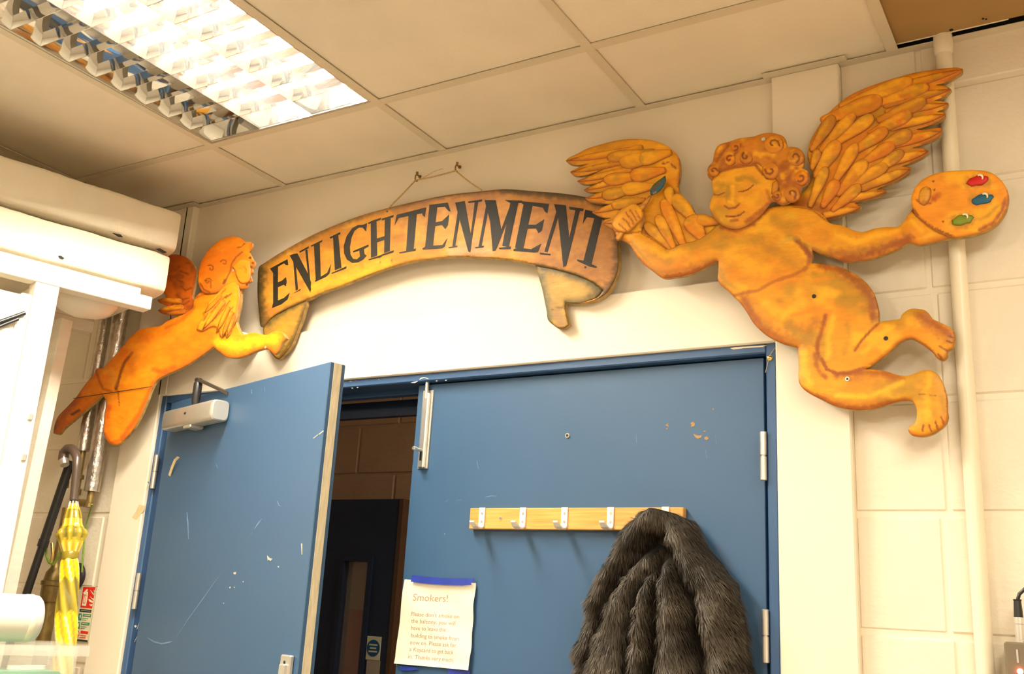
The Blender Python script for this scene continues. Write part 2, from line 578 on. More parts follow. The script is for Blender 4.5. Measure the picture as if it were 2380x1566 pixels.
YL = 0.010                        # front face of the closed leaf
leafT = .044
CEN = atY(968, 1000, YL).x
RL0, RL1 = atY(968, 960, YL).x, FR - JW - .011
ZTOP = HEAD - JW - .004
d2 = struct(MB().bbox((RL0, YL, .01), (RL1, YL + leafT, ZTOP), .0015).build('door_2', M['blue']), 'closed blue door leaf with the coat rail and a paper notice')
# left leaf: hinged, swung about 17 degrees into the room
HX, HY = FL + JW + .012, -.012
ANG = math.radians(-16.7)
LEN = .925
ML = Matrix.Translation((HX, HY, 0)) @ Matrix.Rotation(ANG, 4, 'Z')
d1m = MB().bbox((.022, 0, .01), (LEN, leafT, ZTOP), .0015, ML)
d1 = struct(d1m.build('door_1', M['blue']), 'blue door leaf swung open into the room with a closer')
LN = (ML.to_3x3() @ Vector((0, -1, 0)))
LO = Vector((HX, HY, 0))
def leaf(x, y, off=0.0):
    return atP(x, y, LO + LN * off, LN)
def leafuv(x, y, off=0.0):
    p = ML.inverted() @ leaf(x, y, off)
    return p.x, p.z
# bare lipping down the free edge
MB().box((LEN - .0005, .011, .02), (LEN + .0012, .033, ZTOP - .001), ML).build('edge_lipping', M['edge_wood'], d1)['label'] = 'bare pale timber edge of the door'
# hinges
def hinge(parent, M_, z, label=None):
    kn = MB()
    for a, b_ in ((-.052, -.001), (.001, .052)):
        kn.lathe((0, 0, z + a), (0, 0, 1), [(0, .0062), (.001, .0072), (b_ - a - .001, .0072), (b_ - a, .0062)], 12)
    kn.lathe((0, 0, z - .001), (0, 0, 1), [(0, .0055), (.002, .0055)], 10)
    kn.v = [tuple(M_ @ Vector(v)) for v in kn.v]
    h = kn.build('hinge', M['hinge'], parent, True)
    h['label'] = 'steel butt hinge'
MH = Matrix.Translation((HX - .004, HY - .010, 0))
for z in (1.863, 1.508, .9):
    hinge(d1, MH, z)
MR = Matrix.Translation((RL1 + .004, -.014, 0))
z1 = (atY(1781, 1004, 0).z + atY(1781, 1120, 0).z) / 2
z2 = (atY(1779, 1416, 0).z + atY(1779, 1540, 0).z) / 2
for z in (z1, z2, .8):
    hinge(d2, MR, z)
# curl of tape by the top hinge
tp = MB()
path = [leaf(391, 1104, .004), leaf(397, 1085, .010), leaf(404, 1068, .016), leaf(412, 1060, .020)]
w = Vector((.010, 0, -.004))
vs = []
for p in path:
    vs += [p, p + w]
tp.add(vs + [v + Vector((0, .001, 0)) for v in vs], [(0, 1, 3, 2), (2, 3, 5, 4), (4, 5, 7, 6), (8, 10, 11, 9), (10, 12, 13, 11), (12, 14, 15, 13)])
tp.build('tape_curl', M['masking'], d1)['label'] = 'curled strip of yellowed tape'
# door closer
cl = MB()
u0, zc_ = leafuv(398, 958, .03)
u1, _ = leafuv(512, 950, .03)
zc0 = leafuv(455, 983, .05)[1]
prof = []
for a in range(24):
    t = 2 * math.pi * a / 24
    cxx = math.copysign(abs(math.cos(t)) ** .45, math.cos(t))
    szz = math.copysign(abs(math.sin(t)) ** .45, math.sin(t))
    prof.append((cxx, szz))
rings = []
zmid, hh = zc0 + .030, .030
for k, s_ in ((0, .86), (.004, .97), (.010, 1.0), (.95, 1.0), (.99, .97), (1.0, .86)):
    u = u0 + (u1 - u0) * k
    rings.append([ML @ Vector((u, -.028 + .027 * c * s_, zmid + hh * s * s_)) for c, s in prof])
n = 24
cl.add([v for r in rings for v in r], [(i * n + k, i * n + (k + 1) % n, (i + 1) * n + (k + 1) % n, (i + 1) * n + k) for i in range(5) for k in range(n)] +
       [tuple(range(n)), tuple(range(5 * n, 6 * n))])
cb = cl.build('door_closer', M['closer'], d1, True)
cb['label'] = 'silver hydraulic door closer body'
um = (u0 + u1) / 2
MB().bbox((um - .02, -.050, zmid - hh - .008), (um + .028, -.008, zmid - hh + .002), .003, ML).build('closer_foot', M['closer'], cb)
MB().bbox((um - .012, -.0562, zmid + .002), (um - .002, -.0545, zmid + .008), .0004, ML).build('slot', M['black'], cb)
ua = leafuv(458, 910, .03)[0]
za = leafuv(458, 885, .03)[1]
spn = MB().lathe(ML @ Vector((ua, -.03, zmid + hh - .004)), (0, 0, 1), [(0, .010), (.03, .0125), (za - zmid - hh - .006, .0125), (za - zmid - hh, .010), (za - zmid - hh + .006, .012), (za - zmid - hh + .010, .010)], 14)
spn.build('closer_spindle', M['black'], cb, True)
e = leaf(534, 915, -.004)
arm0 = ML @ Vector((ua, -.03, za + .002))
dirv = (e - arm0)
ln = dirv.length
side = dirv.cross(Vector((0, 0, 1))).normalized() * .009
up3 = Vector((0, 0, .0045))
ar = MB().add([arm0 + side + up3, arm0 - side + up3, e - side + up3, e + side + up3, arm0 + side - up3, arm0 - side - up3, e - side - up3, e + side - up3],
              [(0, 1, 2, 3), (7, 6, 5, 4), (0, 4, 5, 1), (1, 5, 6, 2), (2, 6, 7, 3), (3, 7, 4, 0)])
ar.build('closer_arm', M['arm'], cb)
# lever handle back plate at the bottom of the open leaf
ux, uz = leafuv(670, 1526, .004)
hp = MB().bbox((ux - .022, -.012, 1.05), (ux + .022, 0, uz + .004), .004, ML)
h_ = hp.build('handle_plate', M['closer'], d1)
h_['label'] = 'silver lock plate'
MB().lathe(ML @ Vector((ux, -.012, uz - .012)), LN, [(0, .004), (.0015, .0035)], 10).build('screw', M['black'], h_)
MB().bbox((ux - .012, -.020, 1.05), (ux + .012, -.010, uz - .016), .005, ML).build('handle_cover', M['closer'], h_)
# paint wear on the leaves, small exposed patches of primer
def wear(name, polys, plane, nrm, parent, m):
    b = MB()
    for p in polys:
        b.slab([plane(*q) for q in p], nrm * -.0004)
    o = b.build(name, m, parent)
    o['kind'] = 'stuff'
    return o
zl = zt(280, 840, 2.157)
lw = [zl([(735, 972), (748, 985), (762, 988), (752, 1000), (742, 992), (738, 1000)]), zl([(905, 912), (911, 912), (911, 966), (908, 968)]),
      zl([(566, 1057), (580, 1055), (578, 1066), (568, 1066)]), zl([(966, 383), (988, 366), (989, 369), (968, 386)]), zl([(992, 364), (1016, 345), (1018, 350), (996, 367)]),
      zl([(545, 1130), (551, 1128), (551, 1136), (546, 1136)]), zl([(566, 1130), (574, 1129), (573, 1135)]), zl([(786, 1026), (795, 1025), (793, 1034)]),
      zl([(610, 1102), (618, 1100), (616, 1107)]), zl([(512, 1210), (520, 1209), (517, 1215)])]
wear('paint_chips', lw, lambda x, y: leaf(x, y, .0006), LN, d1, M['chip'])
def line_poly(pts, w):
    out1, out2 = [], []
    for i, p in enumerate(pts):
        a, b_ = pts[max(i - 1, 0)], pts[min(i + 1, len(pts) - 1)]
        dx, dy = b_[0] - a[0], b_[1] - a[1]
        l_ = math.hypot(dx, dy)
        k = w * (1 if 0 < i < len(pts) - 1 else .3)
        out1.append((p[0] - dy / l_ * k, p[1] + dx / l_ * k))
        out2.append((p[0] + dy / l_ * k, p[1] - dx / l_ * k))
    return out1 + out2[::-1]
sl = [line_poly(zl([(640, 885), (662, 855)]), .7), line_poly(zl([(672, 838), (690, 812), (709, 788)]), 1.4), line_poly(zl([(332, 755), (337, 800), (340, 890)]), 1.2),
      line_poly(zl([(136, 1385), (165, 1403), (205, 1414), (240, 1408), (258, 1402)]), 1.6), line_poly(zl([(275, 1392), (340, 1290), (430, 1165), (505, 1060)]), .6),
      line_poly(zl([(785, 700), (795, 722), (806, 724)]), .8), line_poly(zl([(478, 515), (488, 535)]), 1.0), line_poly(zl([(655, 140), (658, 160)]), .8), line_poly(zl([(722, 128), (724, 150)]), .8)]
wear('scuff_marks', sl, lambda x, y: leaf(x, y, .0005), LN, d1, M['scuff'])
dpl = lambda x, y: atY(x, y, YL - .0005)
NY = Vector((0, -1, 0))
zr = zt(1600, 560, 3.262)
rw = [zr([(15, 1380), (35, 1368), (50, 1385), (45, 1402), (18, 1410), (24, 1395)]), zr([(35, 1458), (55, 1470), (80, 1475), (102, 1470), (95, 1490), (68, 1498), (48, 1482)]),
      zr([(120, 1488), (140, 1480), (155, 1495), (140, 1508), (124, 1502)]), zr([(112, 1442), (130, 1436), (128, 1446)]), zr([(-165, 1400), (-150, 1395), (-152, 1412)]),
      [(1546, 988), (1553, 983), (1552, 991)], [(1548, 995), (1552, 994), (1551, 999)], [(1655, 950), (1659, 949), (1658, 953)]]
wear('paint_chips', rw, dpl, NY, d2, M['soffit'])
wear('scuff_marks', [line_poly([(1034, 1166), (1042, 1162)], .9), line_poly([(1128, 1155), (1142, 1152), (1155, 1153)], .8), line_poly([(1060, 1163), (1072, 1161)], .7),
                     line_poly([(1663, 1010), (1665, 1032)], 1.2), line_poly([(1478, 1010), (1480, 1030)], 1.0), line_poly([(1640, 1045), (1643, 1065)], .8),
                     line_poly([(1033, 1238), (1034, 1243)], 1.3), line_poly([(1108, 1070), (1112, 1090)], .7)], dpl, NY, d2, M['scuff'])
c0 = atY(1319, 1012, YL - .001)
MB().lathe(c0, NY, [(0, .006), (.002, .0055)], 12).build('plug', M['chip'], d2)
MB().lathe(c0 + NY * .002, NY, [(0, .0035), (.0008, .003)], 10).build('screw', M['black'], d2)
fpl = lambda x, y: atY(x, y, -.0126)
zf = zt(680, 820, 4.895)
fw = [zf([(1440, 300), (1465, 280), (1500, 275), (1545, 290), (1545, 296), (1500, 284), (1465, 292), (1448, 304)]), zf([(640, 324), (660, 317), (680, 322), (655, 327)]),
      zf([(665, 396), (690, 398), (680, 405)]), zf([(725, 390), (752, 390), (740, 399)]), zf([(1340, 340), (1380, 330), (1425, 318), (1420, 326), (1390, 342)]),
      zf([(970, 300), (990, 297), (985, 304)]), zf([(1625, 318), (1650, 312), (1640, 325)]), zf([(1730, 310), (1760, 305), (1745, 316)])]
fw += [zr([(315, 812), (360, 803), (420, 800), (470, 798), (520, 795), (600, 788), (560, 803), (480, 808), (420, 812), (340, 822)])]
wear('paint_chips', fw, fpl, NY, fro, M['wall'])
fl_ = zt(280, 860, 2.2167)
wear('scuff_marks', [fl_([(70, 1318), (78, 1312), (84, 1320), (76, 1326)]), line_poly(fl_([(84, 1335), (98, 1296)]), 1.3), line_poly(fl_([(72, 1400), (88, 1366)]), 1.2), line_poly(fl_([(88, 1330), (108, 1326)]), .8)], fpl, NY, fro, M['chip'])
# barrel bolt on the closed leaf
zb = zt(680, 820, 4.895)
def bpnt(x, y, off):
    q = zb([(x, y)])[0]
    return atY(q[0], q[1], YL - off)
bt = plate(zb([(1488, 430), (1605, 420), (1532, 1315), (1418, 1315)]), lambda x, y: atY(x, y, YL - .004), (0, .004, 0)).build('bolt', M['alu'], d2)
bt['label'] = 'aluminium barrel bolt'
xb = (atY(990, 905, YL - .01).x + atY(977, 1080, YL - .01).x) / 2 + .004
zb0, zb1 = bpnt(1480, 1310, .01).z, bpnt(1530, 400, .01).z
MB().bbox((xb - .009, YL - .016, zb0), (xb + .009, YL - .004, zb1 - .012), .004).build('bolt_barrel', M['alu'], bt)
MB().lathe((xb, YL - .012, zb1 - .03), (0, 0, 1), [(0, .0055), (.045, .0055), (.047, .004)], 12).build('bolt_rod', M['alu'], bt, True)
kz = bpnt(1440, 1105, .02).z
MB().lathe((xb + .002, YL - .012, kz), (-.15, -1, .02), [(0, .004), (.022, .004), (.024, .0055), (.034, .0055), (.036, .004)], 12).build('bolt_knob', M['alu'], bt, True)
MB().box((xb - .003, YL - .0172, kz - .026), (xb + .003, YL - .0158, kz + .004)).build('bolt_slot', M['black'], bt)

# ------------------------------------------------------------------ recessed louvre light
lum = empty('ceiling_light', 'recessed fluorescent ceiling light with mirror louvre and one dead tube', 'ceiling light')
LX0, LX1 = X0 + .001, X0 + .575
LY0, LY1 = -YB - .025, -YB - 1.199
CWD = (LX1 - LX0 - .012) / 3
hs = MB()
hs.box((LX0, LY1, ZC + .10), (LX1, LY0, ZC + .104))
hs.box((LX0, LY1, ZC + .003), (LX0 + .002, LY0, ZC + .10))
hs.box((LX1 - .002, LY1, ZC + .003), (LX1, LY0, ZC + .10))
hs.box((LX0, LY1, ZC + .003), (LX1, LY1 + .002, ZC + .10))
hs.box((LX0, LY0 - .002, ZC + .003), (LX1, LY0, ZC + .10))
hs.build('housing', M['tee'], lum)
fm = MB()
for a, b_ in (((LX0, LY0 - .006), (LX1, LY0)), ((LX0, LY1), (LX1, LY1 + .006)), ((LX0, LY1 + .006), (LX0 + .006, LY0 - .006)), ((LX1 - .006, LY1 + .006), (LX1, LY0 - .006))):
    fm.box((a[0], a[1], ZC + .002), (b_[0], b_[1], ZC + .006))
fm.build('louvre_frame', M['alu'], lum)
ZB, ZT = ZC + .004, ZC + .060
def para(t):                     # half width of the trough at relative height t
    return CWD / 2 * math.sqrt(max(0.0, 1 - .80 * t ** 1.25))
NR = 15
pit = (LY0 - LY1 - .012) / NR
bmesh_ = None
MB().box((LX0 + .003, LY0 - .0075, ZC + .0065), (LX1 - .003, LY0 - .0062, ZC + .10)).build('end_reflector', M['mirror'], lum)
MB().box((LX0 + .003, LY1 + .0062, ZC + .0065), (LX1 - .003, LY1 + .0075, ZC + .10)).build('end_reflector', M['mirror'], lum)
for c in range(3):
    xc = LX0 + .006 + CWD * (c + .5)
    rf = MB()
    for s in (-1, 1):
        pts = []
        for k in range(9):
            t = k / 8
            pts.append((xc + s * para(t), ZB + (ZT + .02 - ZB) * t))
        vs = []
        for x, z in pts:
            vs += [(x, LY1 + .006, z), (x, LY0 - .006, z)]
        rf.add(vs, [(2 * k, 2 * k + 1, 2 * k + 3, 2 * k + 2) for k in range(8)])
    rf.build('reflector', M['mirror'], lum, 'all', fix=False)
    for r in range(1, NR):
        if bmesh_ is None:
            bl = MB()
            hz = .030
            for s in (-1, 1):
                vs = []
                for k in range(7):
                    t = k / 6
                    hw = para(t * hz / (ZT + .02 - ZB)) - .0004
                    yy = s * (.0007 + .008 * t ** 1.7)
                    vs += [(-hw, yy, hz * t), (hw, yy, hz * t)]
                bl.add(vs, [(2 * k, 2 * k + 1, 2 * k + 3, 2 * k + 2) for k in range(6)])
            hw0 = para(0) - .0004
            bl.add([(-hw0, -.0008, 0), (hw0, -.0008, 0), (hw0, .0008, 0), (-hw0, .0008, 0)], [(0, 1, 2, 3)])
            hw1 = para(hz / (ZT + .02 - ZB)) - .0004
            bl.add([(-hw1, -.0087, hz), (hw1, -.0087, hz), (hw1, .0087, hz), (-hw1, .0087, hz)], [(0, 1, 2, 3)])
            o = bl.build('louvre_blade', M['mirror'], lum, 'all', fix=False)
            bmesh_ = o.data
        else:
            o = link('louvre_blade', bmesh_, None, lum)
        o.location = (xc, LY0 - .006 - pit * r, ZB)
    lit = c > 0
    t_ = MB().lathe((xc, LY0 - .02, ZC + .058), (0, -1, 0), [(0, .008), (.002, .013), (1.12, .013), (1.122, .008)], 16)
    t_ = t_.build('tube', M['lit'] if lit else M['dead'], lum, True)
    t_['label'] = 'lit fluorescent tube' if lit else 'dead fluorescent tube'

# ------------------------------------------------------------------ painted boards
def vnoise(p, scale, seed=0):
    q = np.asarray(p, float) / scale + seed * 17.31
    i = np.floor(q).astype(np.int64)
    f = q - i
    f = f * f * (3 - 2 * f)
    def h(ix, iy):
        n = (ix * 374761393 + iy * 668265263 + seed * 974711) & 0x7fffffff
        n = ((n ^ (n >> 13)) * 1274126177) & 0x7fffffff
        return ((n ^ (n >> 16)) & 0xffff) / 65535.0
    a, b_, c, d_ = h(i[:, 0], i[:, 1]), h(i[:, 0] + 1, i[:, 1]), h(i[:, 0], i[:, 1] + 1), h(i[:, 0] + 1, i[:, 1] + 1)
    return (a * (1 - f[:, 0]) + b_ * f[:, 0]) * (1 - f[:, 1]) + (c * (1 - f[:, 0]) + d_ * f[:, 0]) * f[:, 1]


def polydist(p, line):
    p = np.asarray(p, float)
    best = np.full(len(p), 1e9)
    line = [np.asarray(q, float) for q in line]
    if len(line) == 1:
        return np.hypot(*(p - line[0]).T)
    for a, b_ in zip(line[:-1], line[1:]):
        d_ = b_ - a
        t = np.clip(((p - a) @ d_) / max(d_ @ d_, 1e-9), 0, 1)
        best = np.minimum(best, np.hypot(*(p - a - t[:, None] * d_).T))
    return best


def inside(p, poly):
    x, y = p[:, 0], p[:, 1]
    r = np.zeros(len(p), bool)
    n = len(poly)
    for i in range(n):
        x1, y1 = poly[i]
        x2, y2 = poly[(i + 1) % n]
        if y1 == y2:
            continue
        c = ((y1 > y) != (y2 > y)) & (x < (x2 - x1) * (y - y1) / (y2 - y1) + x1)
        r ^= c
    return r


def smooth_loop(pts, step=5.0, corner=70):
    """Catmull-Rom through traced points, keeping sharp corners sharp"""
    P = [np.array(p, float) for p in pts]
    n = len(P)
    tan = []
    for i in range(n):
        a, b_ = P[i] - P[i - 1], P[(i + 1) % n] - P[i]
        la, lb_ = np.hypot(*a) + 1e-9, np.hypot(*b_) + 1e-9
        ang = math.degrees(math.acos(max(-1, min(1, a @ b_ / la / lb_))))
        tan.append(None if ang > corner else (a / la + b_ / lb_) / 2)
    out = []
    for i in range(n):
        p0, p1 = P[i], P[(i + 1) % n]
        L_ = np.hypot(*(p1 - p0))
        m = max(1, int(L_ / step))
        t0 = (tan[i] if tan[i] is not None else (p1 - p0) / (L_ + 1e-9)) * L_
        t1 = (tan[(i + 1) % n] if tan[(i + 1) % n] is not None else (p1 - p0) / (L_ + 1e-9)) * L_
        for k in range(m):
            t = k / m
            out.append(tuple((2 * t**3 - 3 * t**2 + 1) * p0 + (t**3 - 2 * t**2 + t) * t0 + (-2 * t**3 + 3 * t**2) * p1 + (t**3 - t**2) * t1))
    return out


class Paint:
    """hand painted colour over a board, in sRGB"""
    def __init__(self, base, edge=None, blot=(), seed=1):
        self.base, self.edge, self.blot, self.s, self.seed = base, edge, list(blot), [], seed

    def stroke(self, pts, w, col, a=.8, soft=.6):
        self.s.append((pts, w, col, a, soft))
        return self

    def __call__(self, p, dist, lower):
        c = np.tile(np.array(self.base, float), (len(p), 1))
        def mix(col, al):
            nonlocal c
            c = c * (1 - al[:, None]) + np.array(col, float) * al[:, None]
        for k, (col, sc_, th, a) in enumerate(self.blot):
            q = p.copy()
            q[:, 1] *= 1.3
            nz = .65 * vnoise(q, sc_, self.seed + k * 3) + .35 * vnoise(q, sc_ * .35, self.seed + k * 3 + 1)
            mix(col, a * np.clip((nz - th) / .16, 0, 1))
        wob = vnoise(p, 9, self.seed + 5) * .7 + vnoise(p, 3.5, self.seed + 6) * .5 - .6
        for pts, w, col, a, soft in self.s:
            d_ = polydist(p, pts) + wob * w * (.35 if w > 9 else .10)
            h = w / 2
            mix(col, a * np.clip((h - d_) / (h * (soft if w < 12 else max(soft, .85)) + .01), 0, 1))
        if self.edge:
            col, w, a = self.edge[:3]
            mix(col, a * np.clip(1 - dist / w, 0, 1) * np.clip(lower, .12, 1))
        return c


def board(name, pts, Y, thick, paint, parent, res=5.0, relief=.0015, rw=5.0, m=None, corner=70, step=4.0, plane=None, edge_mat=None):
    """board cut to a traced outline: front face at y=Y, real thickness, painted front"""
    loop = np.array(smooth_loop(pts, step, corner))
    lo, hi = loop.min(0), loop.max(0)
    gx, gy = np.meshgrid(np.arange(lo[0], hi[0], res), np.arange(lo[1], hi[1], res * .866))
    gx = gx + (np.arange(gx.shape[0]) % 2)[:, None] * res / 2
    g = np.column_stack([gx.ravel(), gy.ravel()])
    g = g + rng.uniform(-.15, .15, g.shape) * res
    g = g[inside(g, loop)] if len(g) else g
    closed = np.vstack([loop, loop[:1]])
    if len(g):
        g = g[polydist(g, closed) > res * .45]
    n = len(loop)
    allp = np.vstack([loop, g]) if len(g) else loop
    r = delaunay_2d_cdt([Vector((a - lo[0], b_ - lo[1])) for a, b_ in allp], [(i, (i + 1) % n) for i in range(n)], [], 1, 1e-4)
    P2 = np.array([(v.x + lo[0], v.y + lo[1]) for v in r[0]])
    dist = polydist(P2, closed)
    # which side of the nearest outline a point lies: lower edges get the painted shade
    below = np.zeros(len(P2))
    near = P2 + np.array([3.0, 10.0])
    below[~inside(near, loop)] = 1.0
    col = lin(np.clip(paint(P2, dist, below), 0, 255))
    pl_ = plane or (lambda x, y, Yd: atY(x, y, Yd))
    V = []
    for (x, y), d_ in zip(P2, dist):
        w_ = pl_(x, y, Y)
        V.append((w_.x, Y + relief * math.exp(-(d_ / rw)) if plane is None else w_.y, w_.z))
    F = [tuple(f) for f in r[2]]
    # orient towards the room
    a, b_, c = (Vector(V[i]) for i in F[0])
    if (b_ - a).cross(c - a).y > 0:
        F = [f[::-1] for f in F]
    # boundary: edges used once
    cnt = {}
    for f in F:
        for i in range(3):
            e_ = (f[i], f[(i + 1) % 3])
            cnt[e_] = 1
    be = [e_ for e_ in cnt if (e_[1], e_[0]) not in cnt]
    nf = len(V)
    back = {}
    for a, b_ in be:
        for i in (a, b_):
            if i not in back:
                back[i] = len(V)
                V.append((V[i][0], Y + thick, V[i][2]))
    side = [(b_, a, back[a], back[b_]) for a, b_ in be]
    nxt = {a: b_ for a, b_ in be}
    ring, s0 = [], be[0][0]
    cur = s0
    while True:
        ring.append(back[cur])
        cur = nxt[cur]
        if cur == s0 or len(ring) > len(be):
            break
    me = bpy.data.meshes.new(name)
    me.from_pydata(V, [], F + side + [tuple(ring[::-1])])
    at = me.attributes.new('paint', 'FLOAT_COLOR', 'POINT')
    full = np.ones((len(V), 4))
    full[:nf, :3] = col
    full[nf:, :3] = lin((150, 105, 40))
    at.data.foreach_set('color', full.ravel())
    me.materials.append(m or M['board'])
    me.materials.append(edge_mat or M['ply_edge'])
    mi = [0] * len(F) + [1] * (len(side) + 1)
    me.polygons.foreach_set('material_index', mi)
    me.polygons.foreach_set('use_smooth', [True] * len(F) + [False] * (len(side) + 1))
    return link(name, me, None, parent)


# colours of the painted figures
CB = (222, 151, 20)
CY = (246, 180, 30)
CR = (224, 132, 8)
CO = (172, 130, 26)
CD = (150, 76, 10)
CDD = (112, 52, 8)
BLOT = [(CR, 60, .54, .45), (CY, 75, .58, .7), (CO, 80, .56, .65)]


def feather(base, tip, w, pointed):
    b_, t = np.array(base, float), np.array(tip, float)
    d_ = t - b_
    n_ = np.array([-d_[1], d_[0]]) / np.hypot(*d_)
    L_, R_ = [], []
    ks = (0, .2, .42, .62, .78, .9, .97) if not pointed else (0, .2, .45, .65, .8, .92)
    for k in ks:
        if pointed:
            h = w / 2 * (.60 + .5 * k) * (1 - k ** 3.2)
        else:
            h = w / 2 * (.25 + .85 * k ** .8) * math.sqrt(max(0, 1 - max(0, (k - .55) / .46) ** 2.2))
        c = b_ + d_ * k
        L_.append(tuple(c + n_ * h))
        R_.append(tuple(c - n_ * h))
    return L_ + [tuple(t)] + R_[::-1]


def feathers(lst, zc, wing, Y, pointed, seed, tones, root=None):
    mx_ = max(math.dist(root, t) for _, t, _ in lst) if root else 1
    for i, (b_, t, w) in enumerate(lst):
        if root:
            b_ = (b_[0] + (b_[0] - t[0]) * .25, b_[1] + (b_[1] - t[1]) * .25)
        lift = .0035 * (1 - math.dist(root, t) / mx_) if root else .0007 * (i % 4)
        q = zc([b_, t])
        s = zc([(0, 0), (w, 0)])
        wp = (s[1][0] - s[0][0]) * (1.08 if pointed else 1.32)
        poly = feather(q[0], q[1], wp, pointed)
        base = tones[(i * 7 + seed) % len(tones)]
        pt = Paint(base, (CD, 5.0, .9), [(CY, 28, .55, .6), (CO, 30, .58, .5)], seed + i)
        B, T = np.array(q[0]), np.array(q[1])
        d_ = (T - B)
        n_ = np.array([d_[1], -d_[0]]) / np.hypot(*d_)
        if n_[1] > 0:
            n_ = -n_
        pt.stroke([tuple(B + d_ * .35 + n_ * wp * .12), tuple(B + d_ * .8 + n_ * wp * .14)], wp * .45, CY, .55, .9)
        pt.stroke([tuple(B), tuple(B + d_ * .3)], wp * .9, CR, .4, .9)
        board('feather', poly, Y - lift, .0022, pt, wing, res=3.6, relief=.0008, rw=3, corner=100, step=4, edge_mat=M['board'])


TONES = [(228, 155, 22), (220, 143, 18), (234, 166, 28), (206, 142, 28), (224, 138, 14)]
TONES_R = [(218, 140, 20), (208, 128, 16), (226, 150, 22), (190, 124, 24), (212, 120, 12)]

Z6, Z7, Z8 = zt(1300, 290, 3.915), zt(1780, 130, 3.132), zt(1600, 560, 3.262)
cher = empty('cherub_cutout', 'painted wooden cherub cutout holding a paintbrush and an artist palette', 'wall figure')
YF = -.072                         # front of the figure's board
# --- left wing
wl = Z6([(55, 325), (80, 300), (150, 265), (250, 215), (360, 180), (480, 148), (600, 128), (720, 125), (850, 140), (930, 165), (1010, 210), (1060, 260), (1085, 310), (1098, 380), (1092, 470), (1080, 560), (1090, 610), (1130, 655), (1185, 710), (1215, 770), (1232, 806), (1300, 812), (1370, 840), (1440, 880), (1430, 960), (1230, 1080), (1100, 1100), (980, 1140), (860, 1080), (640, 1000), (560, 960), (480, 945), (420, 915), (385, 890), (400, 872), (470, 842), (430, 845), (350, 825), (295, 795), (310, 777), (400, 752), (480, 722), (440, 716), (330, 706), (250, 686), (230, 665), (260, 650), (375, 620), (382, 612), (330, 612), (250, 605), (217, 590), (260, 565), (380, 515), (402, 500), (330, 530), (250, 540), (190, 530), (157, 510), (200, 490), (300, 450), (392, 400), (300, 437), (200, 460), (120, 455), (95, 425), (140, 400), (262, 347), (200, 360), (130, 362), (80, 350)])
pw = Paint(CB, (CD, 7, .8), BLOT, 3)
pw.stroke(Z6([(750, 860), (800, 960), (940, 1080)]), 22, CD, .8)
pw.stroke(Z6([(940, 350), (1000, 345), (1070, 400)]), 4, CDD, .9, .4)
pw.stroke(Z6([(980, 540), (1030, 600), (1080, 620)]), 14, CD, .5)
pw.stroke(Z6([(1040, 900), (1150, 960), (1260, 1010)]), 16, CR, .6)
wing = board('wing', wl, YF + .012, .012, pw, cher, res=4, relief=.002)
feathers([((620, 235), (62, 326), 84), ((520, 350), (102, 430), 66), ((560, 420), (165, 512), 74), ((580, 490), (224, 590), 70), ((600, 590), (238, 667), 74), ((640, 700), (302, 798), 78), ((620, 860), (392, 890), 62)], Z6, wing, YF + .0105, True, 11, TONES, (1150, 700))
feathers([((780, 250), (430, 300), 96), ((860, 290), (545, 345), 128), ((960, 260), (715, 320), 120), ((900, 420), (640, 470), 120), ((700, 470), (398, 505), 104), ((640, 590), (382, 650), 98), ((720, 690), (470, 735), 90), ((820, 560), (560, 590), 110),
          ((1110, 1060), (935, 675), 104), ((1020, 1085), (885, 815), 92), ((980, 1110), (775, 890), 92), ((1215, 850), (1030, 640), 120), ((1010, 700), (985, 560), 90), ((1290, 1010), (1170, 830), 150), ((1420, 880), (1230, 860), 100)], Z6, wing, YF + .0095, False, 23, TONES, (1300, 900))
# --- right wing
wr = Z7([(325, 905), (340, 850), (320, 790), (302, 740), (305, 680), (325, 610), (370, 530), (430, 440), (510, 360), (600, 290), (700, 240), (820, 195), (950, 155), (1080, 120), (1200, 100), (1320, 85), (1400, 82), (1432, 90), (1430, 115), (1390, 145), (1320, 185), (1232, 208), (1280, 212), (1335, 230), (1350, 242), (1310, 285), (1222, 322), (1290, 328), (1328, 340), (1320, 365), (1242, 404), (1300, 405), (1308, 430), (1280, 460), (1180, 505), (1092, 532), (1150, 535), (1240, 520), (1275, 520), (1282, 545), (1270, 575), (1180, 625), (1062, 666), (1150, 672), (1185, 690), (1160, 720), (1080, 765), (987, 800), (1055, 808), (1045, 840), (980, 890), (900, 930), (830, 955), (802, 972), (870, 970), (878, 985), (830, 1015), (730, 1045), (642, 1066), (690, 1090), (685, 1110), (600, 1140), (520, 1170), (460, 1188), (400, 1200), (250, 1180), (130, 1130), (130, 1060), (250, 1000)])
pw = Paint((214, 128, 18), (CD, 8, .85), BLOT, 9)
pw.stroke(Z7([(330, 900), (400, 830), (470, 700)]), 24, CD, .5)
pw.stroke(Z7([(200, 1060), (330, 1080), (440, 1150)]), 40, CD, .7)
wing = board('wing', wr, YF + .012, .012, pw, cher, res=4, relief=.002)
feathers([((820, 270), (1428, 96), 84), ((950, 330), (1343, 242), 78), ((960, 400), (1320, 346), 66), ((980, 500), (1302, 425), 76), ((920, 640), (1276, 546), 92), ((800, 790), (1180, 692), 92), ((760, 930), (1050, 820), 90), ((600, 1040), (872, 985), 66), ((470, 1150), (684, 1100), 60)], Z7, wing, YF + .0105, True, 31, TONES_R, (330, 1000))
